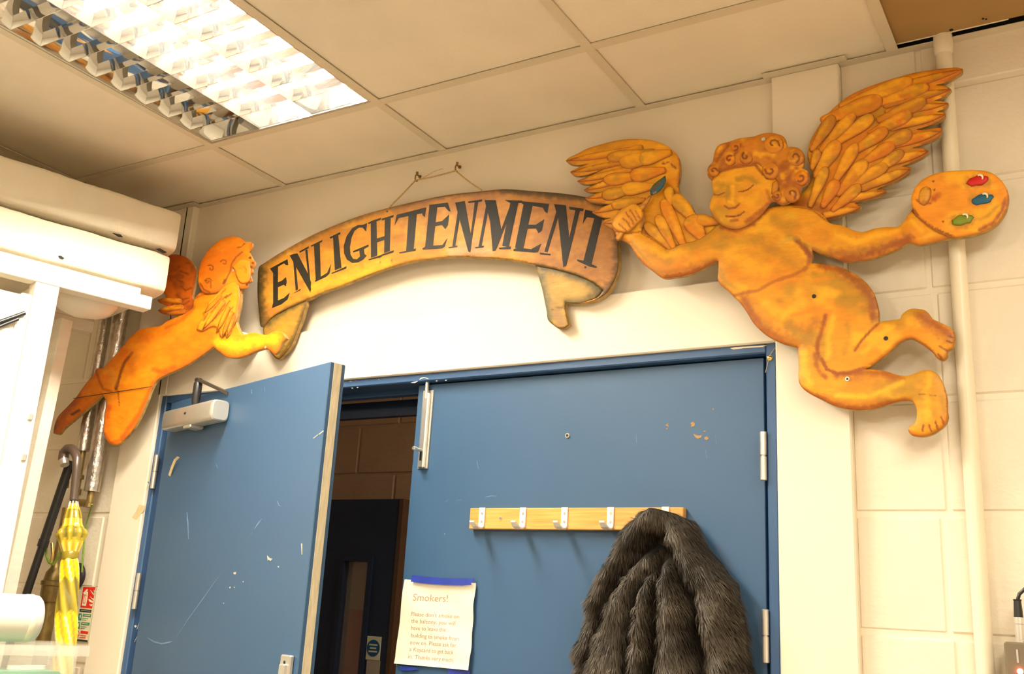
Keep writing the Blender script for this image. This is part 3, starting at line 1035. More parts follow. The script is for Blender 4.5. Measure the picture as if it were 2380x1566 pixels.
feathers([((640, 330), (1072, 170), 96), ((830, 340), (1190, 215), 86), ((490, 440), (850, 310), 118), ((880, 440), (1170, 320), 90), ((440, 640), (650, 410), 78), ((560, 600), (785, 432), 86), ((810, 540), (1062, 408), 96), ((660, 680), (888, 525), 86), ((860, 650), (1064, 552), 96), ((390, 830), (530, 615), 100), ((520, 880), (662, 635), 84), ((730, 760), (938, 630), 86), ((560, 960), (732, 755), 96), ((800, 830), (1004, 690), 80), ((650, 930), (888, 785), 84), ((340, 1040), (440, 800), 74), ((430, 1060), (520, 900), 90), ((520, 1090), (690, 935), 80), ((360, 640), (496, 430), 80), ((340, 800), (382, 680), 62)], Z7, wing, YF + .0095, False, 47, TONES_R, (300, 1050))

# --- body: torso, both arms, both legs in one board
bod = Z6([(1440, 900), (1400, 930), (1330, 990), (1270, 1030), (1180, 1060), (1080, 1085), (985, 1125), (950, 1105), (900, 1060), (820, 1010), (735, 970), (742, 930), (757, 880), (768, 830), (760, 790), (735, 755), (690, 715), (660, 710), (600, 735), (550, 765), (510, 805), (488, 850), (470, 890), (480, 930), (495, 965), (520, 1020), (560, 1042), (610, 1068), (640, 1092), (660, 1130), (700, 1190), (760, 1260), (830, 1315), (900, 1370), (940, 1390), (1050, 1380), (1180, 1355), (1300, 1305), (1400, 1250), (1440, 1230), (1440, 1290), (1435, 1380)])
bod += Z8([(218, 292), (240, 330), (290, 370), (335, 415), (390, 470), (440, 540), (490, 620), (560, 690), (640, 740), (720, 775), (800, 795), (828, 802), (828, 850), (832, 950), (830, 1040), (840, 1080), (870, 1120), (930, 1160), (1010, 1200), (1090, 1240), (1180, 1265), (1280, 1278), (1380, 1272), (1470, 1250), (1560, 1220), (1640, 1205), (1690, 1210), (1718, 1245), (1728, 1290), (1722, 1350), (1700, 1390), (1675, 1400), (1662, 1430), (1680, 1460), (1720, 1475), (1790, 1478), (1850, 1460), (1900, 1430), (1945, 1390), (1968, 1330), (1962, 1290), (1960, 1200), (1945, 1130), (1915, 1050), (1890, 1010), (1850, 982), (1800, 972), (1745, 985), (1700, 1005), (1640, 1018), (1580, 1010), (1500, 985), (1420, 972), (1335, 966), (1380, 945), (1450, 895), (1530, 830), (1600, 765), (1650, 740), (1690, 735), (1740, 760), (1800, 800), (1850, 840), (1880, 880), (1930, 900), (1960, 870), (1968, 828), (2000, 810), (2015, 770), (2020, 715), (2005, 675), (1960, 640), (1900, 610), (1850, 585), (1820, 545), (1790, 520), (1740, 510), (1690, 508), (1640, 530), (1610, 560), (1605, 580), (1530, 595), (1440, 608), (1442, 550), (1430, 480), (1410, 410), (1370, 340), (1310, 280), (1240, 235), (1150, 195), (1060, 175), (930, 162), (938, 120), (935, 62)])
bod += Z7([(400, 1435), (480, 1460), (560, 1490), (650, 1490), (740, 1478), (850, 1445), (950, 1405), (1040, 1355), (1070, 1360), (1110, 1370), (1200, 1355), (1300, 1330), (1372, 1318), (1300, 1270), (1180, 1200), (1100, 1130), (1062, 1108), (1050, 1130), (1030, 1155), (1000, 1200), (960, 1235), (870, 1240), (790, 1250), (700, 1275), (640, 1265), (560, 1230), (455, 1205), (430, 1170), (380, 1130), (310, 1100), (230, 1085), (130, 1080), (20, 1100)])
pb = Paint(CB, (CD, 9, .75), BLOT, 17)
pb.stroke(Z8([(1000, 185), (1150, 215), (1270, 290), (1360, 380), (1400, 480), (1400, 580)]), 26, CD, .85)
pb.stroke(Z8([(1150, 210), (1320, 330), (1400, 520)]), 50, (146, 84, 14), .6, .95)
pb.stroke(Z8([(420, 440), (520, 620), (700, 740), (880, 770)]), 46, (158, 92, 14), .6, .95)
pb.stroke(Z8([(760, 640), (900, 690), (960, 620)]), 40, (160, 96, 16), .6, .95)
pb.stroke(Z8([(1250, 1040), (1420, 1010), (1560, 1050)]), 36, (160, 96, 18), .6, .95)
pb.stroke(Z8([(1000, 1190), (1250, 1250), (1500, 1220)]), 30, (160, 88, 14), .6, .95)
pb.stroke(Z8([(1740, 560), (1860, 640), (1960, 720)]), 46, (150, 84, 16), .6, .95)
pb.stroke(Z7([(480, 1440), (650, 1440), (860, 1380), (1040, 1320)]), 40, (150, 88, 16), .65, .95)
pb.stroke(Z6([(900, 1340), (1150, 1320), (1400, 1230)]), 26, (160, 92, 14), .6, .95)
pb.stroke(Z6([(1800, 1050), (1990, 1180), (2200, 1330)]), 40, (176, 122, 22), .5, .95)
pb.stroke(Z8([(1040, 560), (1010, 680), (975, 780), (985, 880)]), 15, CD, .9)
pb.stroke(Z8([(1010, 900), (1050, 970), (1120, 1005), (1220, 1000), (1340, 960)]), 11, CD, .95)
pb.stroke(Z8([(1440, 620), (1380, 680), (1300, 770), (1262, 830)]), 8, CD, .9)
pb.stroke(Z8([(950, 260), (1100, 250)]), 22, CO, .6)
pb.stroke(Z8([(1150, 420), (1340, 450)]), 26, CO, .55)
pb.stroke(Z8([(420, 430), (480, 560), (560, 660), (700, 740)]), 22, CD, .6)
pb.stroke(Z8([(335, 412), (420, 392), (530, 372), (660, 300), (780, 262), (880, 215), (915, 150)]), 11, CD, .55)
pb.stroke(Z8([(900, 740), (820, 700), (760, 640)]), 40, CO, .6)
pb.stroke(Z8([(300, 335), (420, 350)]), 24, CY, .8)
pb.stroke(Z8([(580, 470), (720, 560), (860, 470)]), 34, CY, .75)
pb.stroke(Z8([(780, 565), (900, 540), (1000, 520)]), 12, CR, .75)
pb.stroke(Z8([(1095, 580), (1065, 700), (1060, 880)]), 22, CY, .75)
pb.stroke(Z8([(1200, 620), (1220, 720), (1180, 850)]), 22, CO, .5)
pb.stroke(Z8([(875, 840), (885, 1000), (920, 1080)]), 24, CY, .75)
pb.stroke(Z8([(960, 860), (975, 960), (1040, 1040)]), 16, CD, .7)
pb.stroke(Z8([(880, 1130), (1100, 1235), (1280, 1268), (1450, 1242), (1640, 1198)]), 13, CD, .85)
pb.stroke(Z8([(1120, 1020), (1330, 990), (1500, 1005), (1620, 1040)]), 20, CD, .7)
pb.stroke(Z8([(1560, 1150), (1700, 1105)]), 22, CO, .7)
pb.stroke(Z8([(1120, 1170), (1380, 1180), (1500, 1120), (1620, 1070)]), 18, CY, .8)
pb.stroke(Z8([(1830, 1010), (1800, 1150), (1820, 1350)]), 26, CY, .6)
pb.stroke(Z8([(1920, 1180), (1935, 1300)]), 20, CO, .7)
for q in (((1780, 1395), (1772, 1442)), ((1822, 1392), (1840, 1440)), ((1872, 1368), (1888, 1420)), ((1915, 1330), (1935, 1385))):
    pb.stroke(Z8(q), 5.5, CDD, .9)
pb.stroke(Z8([(1750, 1160), (1880, 1170)]), 3, CDD, .6)
pb.stroke(Z8([(1770, 560), (1880, 640), (1980, 700)]), 26, CD, .7)
for q in (((1900, 795), (1962, 830)), ((1960, 755), (1995, 770)), ((1975, 720), (2005, 730)), ((1890, 850), (1920, 890))):
    pb.stroke(Z8(q), 5.5, CDD, .9)
pb.stroke(Z8([(1560, 640), (1440, 720), (1330, 850)]), 18, CY, .6)
pb.stroke(Z8([(1690, 740), (1800, 790), (1870, 860)]), 9, CD, .6)
pb.stroke(Z7([(540, 1480), (700, 1460), (860, 1400), (1050, 1320)]), 24, CD, .85)
pb.stroke(Z7([(215, 1335), (275, 1380), (320, 1450)]), 18, CDD, .85)
pb.stroke(Z7([(230, 1340), (320, 1390), (450, 1440)]), 12, CO, .7)
pb.stroke(Z7([(100, 1370), (170, 1330), (230, 1330)]), 10, (205, 165, 60), .7)
pb.stroke(Z7([(150, 1150), (200, 1170)]), 26, (214, 164, 26), .8)
pb.stroke(Z7([(60, 1180), (130, 1230), (230, 1240)]), 28, CO, .5)
pb.stroke(Z7([(440, 1195), (330, 1112), (200, 1090)]), 6, CD, .8)
pb.stroke(Z7([(500, 1300), (650, 1350), (800, 1310), (950, 1270)]), 24, CY, .7)
pb.stroke(Z7([(640, 1250), (660, 1330)]), 7, CR, .6)
pb.stroke(Z7([(1060, 1120), (1180, 1220), (1300, 1290), (1372, 1318)]), 7, CDD, .9)
pb.stroke(Z7([(1060, 1350), (1150, 1340), (1300, 1310)]), 10, CR, .7)
pb.stroke(Z7([(1060, 1200), (1130, 1270)]), 18, CY, .6)
pb.stroke(Z6([(950, 1380), (1180, 1345), (1420, 1245)]), 11, CD, .9)
pb.stroke(Z6([(740, 980), (860, 1045), (965, 1120), (1080, 1090)]), 5, CD, .85)
pb.stroke(Z6([(780, 1240), (900, 1300), (1100, 1280)]), 24, CR, .5)
pb.stroke(Z6([(700, 1060), (820, 1110), (960, 1190), (1150, 1150)]), 26, CY, .75)
pb.stroke(Z6([(650, 1060), (760, 1200), (900, 1340)]), 9, CO, .6)
pb.stroke(Z6([(1470, 930), (1600, 965), (1760, 900), (1910, 750), (1990, 720)]), 14, CD, .85)
pb.stroke(Z6([(1500, 1020), (1660, 1060), (1820, 1020)]), 34, CO, .4)
pb.stroke(Z6([(1450, 1320), (1490, 1420), (1600, 1480)]), 22, CO, .55)
pb.stroke(Z6([(1560, 1180), (1760, 1300), (1860, 1330)]), 44, CY, .5)
pb.stroke(Z6([(2160, 1060), (2240, 1130), (2280, 1230)]), 18, CD, .7)
pb.stroke(Z6([(560, 780), (650, 750), (720, 790), (700, 860)]), 22, CY, .8)
for q in (((640, 770), (690, 840)), ((690, 785), (725, 835)), ((575, 850), (640, 905)), ((545, 905), (605, 950)), ((610, 800), (662, 880))):
    pb.stroke(Z6(q), 4.5, CD, .8)
pb.stroke(Z6([(495, 960), (560, 975), (640, 985), (735, 965)]), 5, CD, .8)
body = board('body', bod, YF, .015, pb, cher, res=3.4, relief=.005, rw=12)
body['label'] = 'orange painted body, arms and legs'

# --- head and hair
face = Z6([(1380, 500), (1385, 560), (1397, 605), (1372, 680), (1360, 730), (1370, 780), (1400, 840), (1440, 880), (1480, 910), (1540, 935), (1600, 942), (1660, 932), (1720, 900), (1800, 840), (1860, 780), (1890, 740), (1925, 700), (1975, 690), (2000, 560), (1980, 450), (1860, 330), (1700, 300), (1500, 330), (1420, 400)])
pf = Paint((226, 152, 24), (CD, 7, .7), [(CY, 60, .5, .6), (CO, 70, .6, .45)], 29)
pf.stroke(Z6([(1430, 540), (1480, 550)]), 22, CO, .6)
pf.stroke(Z6([(1620, 490), (1720, 480), (1790, 520)]), 20, CO, .8)
pf.stroke(Z6([(1650, 560), (1720, 560)]), 12, (222, 158, 40), .9)
pf.stroke(Z6([(1635, 610), (1690, 600), (1730, 580), (1762, 548)]), 3.6, CDD, .9, .4)
pf.stroke(Z6([(1398, 628), (1450, 638), (1505, 615)]), 3.6, CDD, .9, .4)
pf.stroke(Z6([(1535, 560), (1525, 640), (1528, 700)]), 14, CO, .65)
pf.stroke(Z6([(1580, 560), (1575, 700)]), 14, CY, .8)
pf.stroke(Z6([(1505, 738), (1540, 760), (1600, 755), (1642, 715)]), 6, CD, .9)
pf.stroke(Z6([(1540, 700), (1590, 715)]), 12, CY, .9)
pf.stroke(Z6([(1510, 832), (1590, 835), (1640, 822), (1684, 790)]), 4, CDD, .9, .5)
pf.stroke(Z6([(1560, 872), (1620, 865)]), 9, CD, .65)
pf.stroke(Z6([(1700, 880), (1800, 800), (1890, 720)]), 14, CD, .7)
pf.stroke(Z6([(1640, 690), (1760, 700), (1800, 640)]), 26, CY, .6)
pf.stroke(Z6([(1400, 800), (1440, 860)]), 12, CO, .6)
pf.stroke(Z6([(1890, 600), (1930, 700)]), 14, CD, .6)
pf.stroke(Z6([(1440, 430), (1600, 385), (1780, 360), (1850, 450)]), 9, CD, .8)
head = board('head', face, YF - .006, .006, pf, cher, res=2.6, relief=.004, rw=10)
head['label'] = 'serene painted face with closed eyes'
ear = Z6([(1940, 520), (1975, 500), (1995, 530), (1990, 580), (1975, 610), (1945, 630), (1925, 625), (1930, 570)])
board('ear', ear, YF - .0085, .003, Paint((208, 140, 30), (CD, 5, .8), [(CD, 14, .5, .7)], 31), head, res=4, relief=.002)
hair = Z6([(1380, 500), (1350, 470), (1340, 410), (1355, 370), (1390, 330), (1400, 270), (1420, 210), (1450, 175), (1530, 150), (1640, 115), (1760, 100), (1850, 72), (1930, 68), (1990, 80), (2040, 105), (2060, 150), (2068, 195), (2120, 195), (2170, 205), (2210, 240), (2228, 290), (2225, 350), (2205, 385), (2250, 410), (2268, 460), (2260, 520), (2230, 550), (2205, 560), (2190, 610), (2150, 660), (2100, 695), (2020, 720), (1960, 690), (1925, 650), (1940, 625), (1990, 600), (1985, 520), (1950, 480), (1880, 490), (1850, 440), (1840, 380), (1780, 342), (1720, 368), (1640, 362), (1600, 372), (1540, 388), (1490, 402), (1440, 427), (1410, 455)])
ph = Paint((204, 128, 22), (CD, 7, .85), [(CD, 34, .52, .6), (CY, 30, .6, .7)], 37)
ph.stroke(Z6([(1430, 330), (1480, 260), (1530, 190)]), 10, CD, .8)
ph.stroke(Z6([(1560, 330), (1610, 250), (1650, 180)]), 10, CD, .8)
ph.stroke(Z6([(1440, 240), (1470, 200)]), 14, CY, .8)
ph.stroke(Z6([(1700, 190), (1780, 180)]), 20, CR, .7)
ph.stroke(Z6([(2020, 380), (2080, 420), (2080, 560)]), 22, CD, .6)
hr = board('hair', hair, YF - .010, .009, ph, cher, res=3, relief=.004, rw=8)
for k, (cx_, cy_, r_) in enumerate(((1945, 175, 92), (2140, 290, 84), (2195, 475, 70), (1920, 410, 80), (1695, 285, 66), (1545, 310, 58), (1400, 415, 52), (2110, 625, 78), (1600, 200, 50), (1980, 640, 46))):
    c_ = Z6([(cx_ + r_ * math.cos(a * math.pi / 6) * (1 + .05 * math.sin(a * 2 + k)), cy_ + r_ * math.sin(a * math.pi / 6)) for a in range(12)])
    pc_ = Paint(((214, 136, 22), (198, 124, 26), (222, 132, 16))[k % 3], (CD, 6, .8), [(CY, 16, .55, .6)], 41 + k)
    sp = [(cx_ + r_ * (.12 + .085 * a) * math.cos(a * .75 + 2 + k), cy_ + r_ * (.12 + .085 * a) * math.sin(a * .75 + 2 + k)) for a in range(7)]
    pc_.stroke(Z6(sp), 6.0, CDD, .85)
    board('hair_curl', c_, YF - .0135, .005, pc_, hr, res=2.6, relief=.005, rw=7)

# --- paintbrush in the hand
brush = board('paintbrush', Z6([(500, 1030), (520, 1000), (545, 970), (720, 745), (815, 640), (835, 650), (770, 760), (600, 960), (550, 1045), (525, 1055)]), YF - .004, .004,
              Paint((212, 148, 40), (CDD, 3, .9), [(CD, 14, .6, .6)], 51), cher, res=4, relief=.002)
board('bristles', Z6([(828, 640), (825, 590), (850, 545), (910, 495), (960, 458), (965, 510), (935, 575), (900, 610), (850, 638)]), YF - .005, .005,
      Paint((30, 92, 112), ((20, 45, 45), 3, .9), [], 52).stroke(Z6([(850, 560), (900, 520), (945, 475)]), 8, (62, 92, 40), .9).stroke(Z6([(845, 605), (880, 560), (930, 510)]), 5, (140, 50, 20), .8).stroke(Z6([(880, 610), (860, 625)]), 5, (200, 130, 60), .9),
      brush, res=3, relief=.002)['label'] = 'bristles loaded with blue and green paint'
fist = Z6([(560, 775), (610, 735), (660, 712), (690, 717), (735, 757), (760, 795), (748, 850), (700, 900), (640, 960), (590, 975), (520, 960), (480, 930), (476, 880), (505, 825)])
pfi = Paint((232, 162, 36), (CD, 5, .8), [(CY, 26, .5, .7)], 54)
for q in (((640, 775), (690, 840), (700, 870)), ((690, 785), (728, 850)), ((575, 850), (625, 890), (645, 930)), ((545, 905), (605, 960)), ((605, 800), (660, 870), (670, 900))):
    pfi.stroke(Z6(q), 5, CD, .85)
board('fist', fist, YF - .008, .006, pfi, cher, res=3.5, relief=.004, rw=8)

# --- palette
pal = Z7([(1058, 1060), (1062, 1010), (1085, 960), (1130, 905), (1200, 865), (1300, 840), (1420, 830), (1530, 828), (1620, 840), (1690, 880), (1740, 940), (1765, 1000), (1762, 1070), (1740, 1140), (1690, 1210), (1620, 1260), (1530, 1295), (1440, 1312), (1370, 1320), (1290, 1295), (1220, 1260), (1140, 1200), (1080, 1140)])
pp = Paint((232, 148, 22), (CD, 6, .6), [(CY, 60, .5, .7), (CR, 60, .6, .5)], 61)
pp.stroke(Z7([(1745, 1040), (1720, 1130), (1650, 1215), (1560, 1265)]), 14, CD, .9)
pp.stroke(Z7([(1690, 1090), (1610, 1170), (1560, 1190)]), 12, CO, .6)
pp.stroke(Z7([(1070, 1110), (1130, 1190), (1220, 1250), (1370, 1315)]), 6, CDD, .8)
for c_ in ((1545, 915), (1560, 1040), (1430, 1200)):
    pp.stroke(Z7([(c_[0] - 45, c_[1] + 8), (c_[0] + 45, c_[1] - 8)]), 42, (176, 122, 36), .95, .15)
pp.stroke(Z7([(1215, 1040), (1255, 1015)]), 22, (176, 82, 12), .95, .2)
pp.stroke(Z7([(1100, 1050), (1150, 1075), (1200, 1070)]), 9, CD, .85)
for c_ in ((1410, 843), (1220, 913), (1230, 972), (1288, 1205), (1545, 1262)):
    pp.stroke(Z7([c_]), 4, (40, 25, 10), 1, .3)
palo = board('palette', pal, YF - .004, .016, pp, cher, res=4.5, relief=.002)
palo['label'] = 'orange artist palette with red, blue and green paint'
board('thumb', Z7([(1115, 1065), (1110, 1010), (1130, 960), (1165, 942), (1198, 960), (1200, 1010), (1180, 1060), (1150, 1085)]), YF - .008, .005,
      Paint((212, 150, 40), (CD, 5, .9), [(CD, 14, .55, .5)], 63), palo, res=3.5, relief=.004)
for k, (cx_, cy_, col) in enumerate(((1540, 905, (200, 18, 10)), (1575, 1040, (22, 96, 128)), (1430, 1190, (122, 140, 28)))):
    q = []
    for a in range(14):
        t = a * 2 * math.pi / 14
        rx, ry = 82 + 6 * math.sin(a * 3 + k), 37 + 5 * math.cos(a * 2.3 + k)
        x, y = rx * math.cos(t), ry * math.sin(t)
        q.append((cx_ + x * .975 + y * .22, cy_ + y * .975 - x * .22))
    pd = Paint(col, (tuple(v * .6 for v in col), 4, .6), [], 65 + k)
    dab = board('paint_dab', Z7(q), YF - .0075, .004, pd, palo, res=3.5, relief=.0025)
    dab['label'] = ('red', 'blue', 'green')[k] + ' dab of paint'
    hx, hy = cx_ + 18, cy_ - 22
    cr = [(hx + 26 * math.cos(a), hy + 26 * math.sin(a)) for a in np.linspace(-2.4, .6, 8)] + [(hx - 3 + 17 * math.cos(a), hy + 6 + 17 * math.sin(a)) for a in np.linspace(.5, -2.3, 6)]
    board('highlight', Z7(cr), YF - .0085, .002, Paint((235, 225, 190), None, [], 70), dab, res=4, relief=.0, corner=50)
# --- fixings
for x, y, r_, m_ in ((952, 418, .0045, 'black'), (1497, 737, .0045, 'black'), (1205, 1045, .005, 'hinge')):
    q = Z8([(x, y)])[0]
    s_ = MB().lathe(atY(q[0], q[1], YF - .0005), NY, [(0, r_), (.0012, r_ * .9)], 12).build('screw', M[m_], cher)
    if m_ == 'hinge':
        MB().lathe(atY(q[0], q[1], YF - .0018), NY, [(0, r_ * .5), (.0006, r_ * .45)], 8).build('screw_hole', M['black'], s_)
q = Z6([(1858, 133)])[0]
MB().lathe(atY(q[0], q[1], YF - .0135), NY, [(0, .005), (.002, .0045)], 12).build('screw', M['hinge'], cher)
for x, y in ((1500, 400), (1760, 620), (1900, 820), (2050, 330)):
    p = atY(x, y, -.05)
    MB().box((p.x - .02, YF + .0149 if x not in (1500, 2050) else YF + .0239, p.z - .03), (p.x + .02, -.002 if not (RP0 - .03 < p.x < RP1 + .03) else -PIER - .0003, p.z + .03)).build('batten', M['timber'], cher)

# ------------------------------------------------------------------ banner
Z5 = zt(580, 360, 2.7045)
YBN = -.046
ban = empty('banner_sign', 'curved wooden scroll banner lettered ENLIGHTENMENT over the doors', 'sign')
band = Z5([(60, 700), (90, 680), (150, 640), (250, 580), (400, 500), (550, 435), (700, 380), (860, 335), (1050, 290), (1250, 250), (1450, 228), (1600, 215), (1800, 228), (1950, 240), (2100, 262), (2230, 300), (2312, 350), (2316, 540), (2318, 700), (2305, 760), (2285, 805), (2250, 862), (2200, 898), (2140, 922), (2080, 932), (2190, 890), (2222, 850), (2160, 800), (2050, 752), (1900, 710), (1795, 690), (1700, 668), (1550, 650), (1400, 642), (1250, 640), (1150, 650), (1000, 672), (850, 715), (700, 770), (550, 830), (450, 865), (365, 905), (230, 965), (130, 1025), (85, 1085), (72, 1080), (60, 1000), (50, 900), (50, 780)])
BB = (182, 124, 42)
pbn = Paint(BB, None, [((200, 140, 44), 70, .5, .7), ((150, 96, 40), 80, .56, .6), ((206, 156, 60), 40, .62, .5)], 81)
pbn.stroke(Z5([(1900, 300), (2150, 400), (2230, 700)]), 260, (138, 88, 42), .65, .9)
pbn.stroke(Z5([(60, 720), (60, 900), (75, 1060)]), 44, (52, 44, 24), .9, .9)
pbn.stroke(Z5([(400, 830), (600, 790), (850, 690)]), 60, (222, 164, 44), .75, .9)
pbn.stroke(Z5([(1050, 420), (1050, 560)]), 60, (204, 156, 62), .6, .9)
pbn.stroke(Z5([(60, 700), (250, 580), (550, 435), (860, 335), (1250, 250), (1600, 215), (2100, 262), (2312, 350)]), 22, (92, 66, 30), .75, .9)
pbn.stroke(Z5([(1600, 215), (2100, 262), (2312, 350)]), 30, (64, 54, 34), .7, .9)
pbn.stroke(Z5([(2318, 400), (2318, 700), (2290, 800), (2200, 900)]), 34, (70, 54, 32), .75, .9)
pbn.stroke(Z5([(1795, 690), (1900, 710), (2050, 752), (2160, 800), (2222, 850)]), 12, (72, 58, 36), .8)
pbn.stroke(Z5([(365, 905), (230, 965), (85, 1085)]), 14, (84, 62, 28), .6)
pbn.stroke(Z5([(1250, 640), (1400, 642), (1550, 650), (1795, 690)]), 6, (66, 50, 28), .6)
pbn.stroke(Z5([(1270, 620), (1380, 600), (1500, 610)]), 34, (196, 150, 110), .8, .7)
pbn.stroke(Z5([(1300, 570), (1400, 545), (1500, 560)]), 22, (190, 140, 92), .6, .8)
for q in (((818, 645), (820, 690)), ((895, 640), (893, 690))):
    pbn.stroke(Z5(q), 2, (90, 60, 20), .8, .3)
bo = board('ribbon', band, YBN, .016, pbn, ban, res=4, relief=.001, m=M['banner'])
tailL = Z5([(85, 1085), (130, 1025), (230, 965), (352, 905), (358, 930), (342, 980), (325, 1040), (300, 1100), (270, 1180), (230, 1240), (200, 1272), (180, 1285), (155, 1270), (110, 1200)])
pt = Paint((160, 122, 48), ((74, 58, 28), 6, .8), [((196, 152, 50), 50, .5, .6)], 83)
pt.stroke(Z5([(110, 1060), (200, 990), (340, 915)]), 26, (70, 60, 34), .8, .9)
pt.stroke(Z5([(200, 1100), (180, 1200)]), 40, (212, 160, 40), .7, .9)
pt.stroke(Z5([(345, 960), (290, 1120), (200, 1260)]), 14, (86, 64, 30), .85)
pt.stroke(Z5([(215, 1190), (190, 1250)]), 4, (50, 34, 12), .9)
board('ribbon_tail', tailL, YBN + .004, .013, pt, ban, res=5, relief=.001, m=M['banner'])['label'] = 'rolled tail of the scroll'
tailR = Z5([(1795, 690), (1900, 710), (2050, 752), (2160, 800), (2222, 850), (2190, 890), (2080, 932), (1985, 930), (1987, 980), (2002, 1040), (2010, 1068), (1980, 1088), (1945, 1090), (1900, 1062), (1875, 1035), (1866, 980), (1858, 940), (1840, 850), (1815, 760)])
pt = Paint((170, 134, 62), ((70, 60, 36), 5, .75), [((150, 116, 56), 50, .5, .5)], 85)
pt.stroke(Z5([(1800, 700), (1950, 725), (2100, 780), (2200, 850)]), 30, (66, 62, 40), .85, .9)
pt.stroke(Z5([(1830, 760), (1865, 930), (1880, 1030)]), 30, (86, 84, 62), .8, .9)
pt.stroke(Z5([(2200, 860), (2100, 915), (1990, 925)]), 24, (92, 78, 46), .8, .9)
pt.stroke(Z5([(1950, 830), (2060, 850)]), 50, (196, 156, 70), .7, .9)
pt.stroke(Z5([(1900, 970), (1990, 950)]), 6, (90, 60, 20), .7)
pt.stroke(Z5([(1930, 1000), (1960, 1060)]), 26, (150, 112, 76), .8, .8)
board('ribbon_tail', tailR, YBN + .004, .013, pt, ban, res=5, relief=.001, m=M['banner'])['label'] = 'rolled tail of the scroll'
LET = {
 'E': [[(128, 714), (238, 655), (243, 692), (228, 692), (216, 680), (178, 702), (178, 926), (140, 962), (148, 930), (148, 742)], [(176, 802), (206, 788), (228, 768), (233, 795), (228, 826), (214, 815), (176, 832)], [(150, 932), (178, 915), (216, 898), (252, 866), (238, 908), (200, 938), (140, 962)]],
 'N': [[(272, 640), (286, 640), (304, 845), (290, 852)], [(274, 869), (320, 842), (318, 850), (290, 862)], [(252, 632), (276, 622), (300, 618), (366, 745), (386, 800), (382, 864)], [(350, 598), (363, 594), (386, 845), (380, 864)], [(312, 606), (372, 574), (370, 586), (316, 614)]],
 'L': [[(404, 562), (440, 546), (447, 768), (416, 790)], [(384, 570), (457, 534), (454, 546), (388, 577)], [(410, 792), (447, 765), (488, 740), (512, 685), (502, 745), (482, 764), (412, 797)]],
 'I': [[(524, 508), (556, 494), (577, 708), (536, 724)], [(504, 517), (571, 484), (568, 498), (508, 526)], [(514, 742), (609, 699), (607, 713), (517, 747)]],
 'G': [[(732, 482), (738, 428), (715, 438), (680, 441), (645, 460), (610, 510), (592, 570), (594, 620), (612, 658), (645, 678), (685, 673), (715, 656), (735, 632), (722, 622), (718, 592), (748, 574), (746, 563), (650, 604), (652, 613), (690, 600), (694, 638), (674, 656), (650, 653), (634, 625), (630, 580), (640, 520), (658, 477), (686, 456), (710, 456)]],
 'H': [[(762, 416), (797, 404), (802, 632), (763, 646)], [(744, 426), (826, 394), (823, 408), (748, 434)], [(747, 656), (832, 627), (830, 640), (750, 661)], [(850, 396), (886, 384), (881, 602), (846, 616)], [(829, 401), (906, 377), (903, 391), (832, 411)], [(829, 626), (906, 599), (904, 611), (832, 634)], [(790, 528), (855, 508), (855, 530), (790, 552)]],
 'T': [[(1000, 368), (1052, 358), (1031, 592), (984, 602)], [(939, 613), (1046, 587), (1043, 601), (942, 619)], [(925, 376), (1106, 330), (1109, 345), (1096, 364), (936, 396), (911, 442), (919, 402)], [(1095, 336), (1111, 331), (1101, 390), (1088, 380), (1084, 358)]],
 'E2': [[(1130, 318), (1182, 308), (1152, 572), (1103, 582)], [(1085, 589), (1110, 572), (1212, 566), (1242, 524), (1226, 575), (1210, 586), (1090, 594)], [(1128, 314), (1246, 299), (1264, 356), (1249, 351), (1228, 326), (1135, 332)], [(1155, 426), (1210, 415), (1254, 374), (1246, 440), (1230, 466), (1209, 440), (1155, 449)]],
 'N2': [[(1292, 300), (1352, 289), (1394, 520), (1386, 612), (1374, 606)], [(1312, 335), (1328, 352), (1291, 572), (1274, 573)], [(1250, 579), (1307, 569), (1304, 578), (1252, 585)], [(1416, 290), (1437, 287), (1404, 480), (1387, 612), (1378, 590)], [(1372, 293), (1462, 279), (1459, 292), (1376, 302)]],
 'M': [[(1490, 300), (1506, 312), (1457, 576), (1439, 577)], [(1417, 579), (1473, 570), (1470, 581), (1420, 586)], [(1477, 283), (1547, 284), (1582, 470), (1546, 600), (1528, 604), (1512, 420)], [(1640, 312), (1656, 322), (1552, 588), (1536, 592)], [(1640, 294), (1690, 291), (1628, 578), (1588, 572)], [(1602, 283), (1714, 287), (1709, 301), (1640, 302)], [(1566, 583), (1642, 575), (1639, 591), (1570, 592)]],
 'E3': [[(1724, 300), (1782, 300), (1718, 592), (1668, 584)], [(1704, 290), (1882, 307), (1872, 366), (1856, 356), (1844, 331), (1714, 307)], [(1735, 438), (1800, 438), (1852, 404), (1836, 476), (1816, 491), (1800, 461), (1733, 463)], [(1659, 592), (1690, 582), (1770, 592), (1832, 558), (1811, 610), (1790, 613), (1659, 603)]],
 'N3': [[(1914, 309), (1988, 316), (2010, 530), (1990, 690), (1972, 706), (1940, 400)], [(1932, 345), (1948, 362), (1871, 612), (1853, 607)], [(1823, 613), (1892, 622), (1889, 631), (1827, 624)], [(2050, 338), (2077, 344), (1988, 700), (1976, 672)], [(2008, 325), (2100, 338), (2095, 353), (2012, 342)]],
 'T2': [[(2170, 384), (2218, 394), (2147, 694), (2098, 668)], [(2058, 656), (2100, 664), (2182, 700), (2180, 710), (2140, 702), (2060, 667)], [(2110, 344), (2240, 372), (2230, 408), (2120, 390), (2094, 432), (2104, 372)]],
}
for k, polys in LET.items():
    b = MB()
    for i, p in enumerate(polys):
        q = Z5(p)
        b.slab([atY(x, y, YBN - .0008 - .00005 * i) for x, y in q], (0, .0006, 0))
    b.build('letter', M['letter'], bo)['label'] = 'black painted letter ' + k[0]
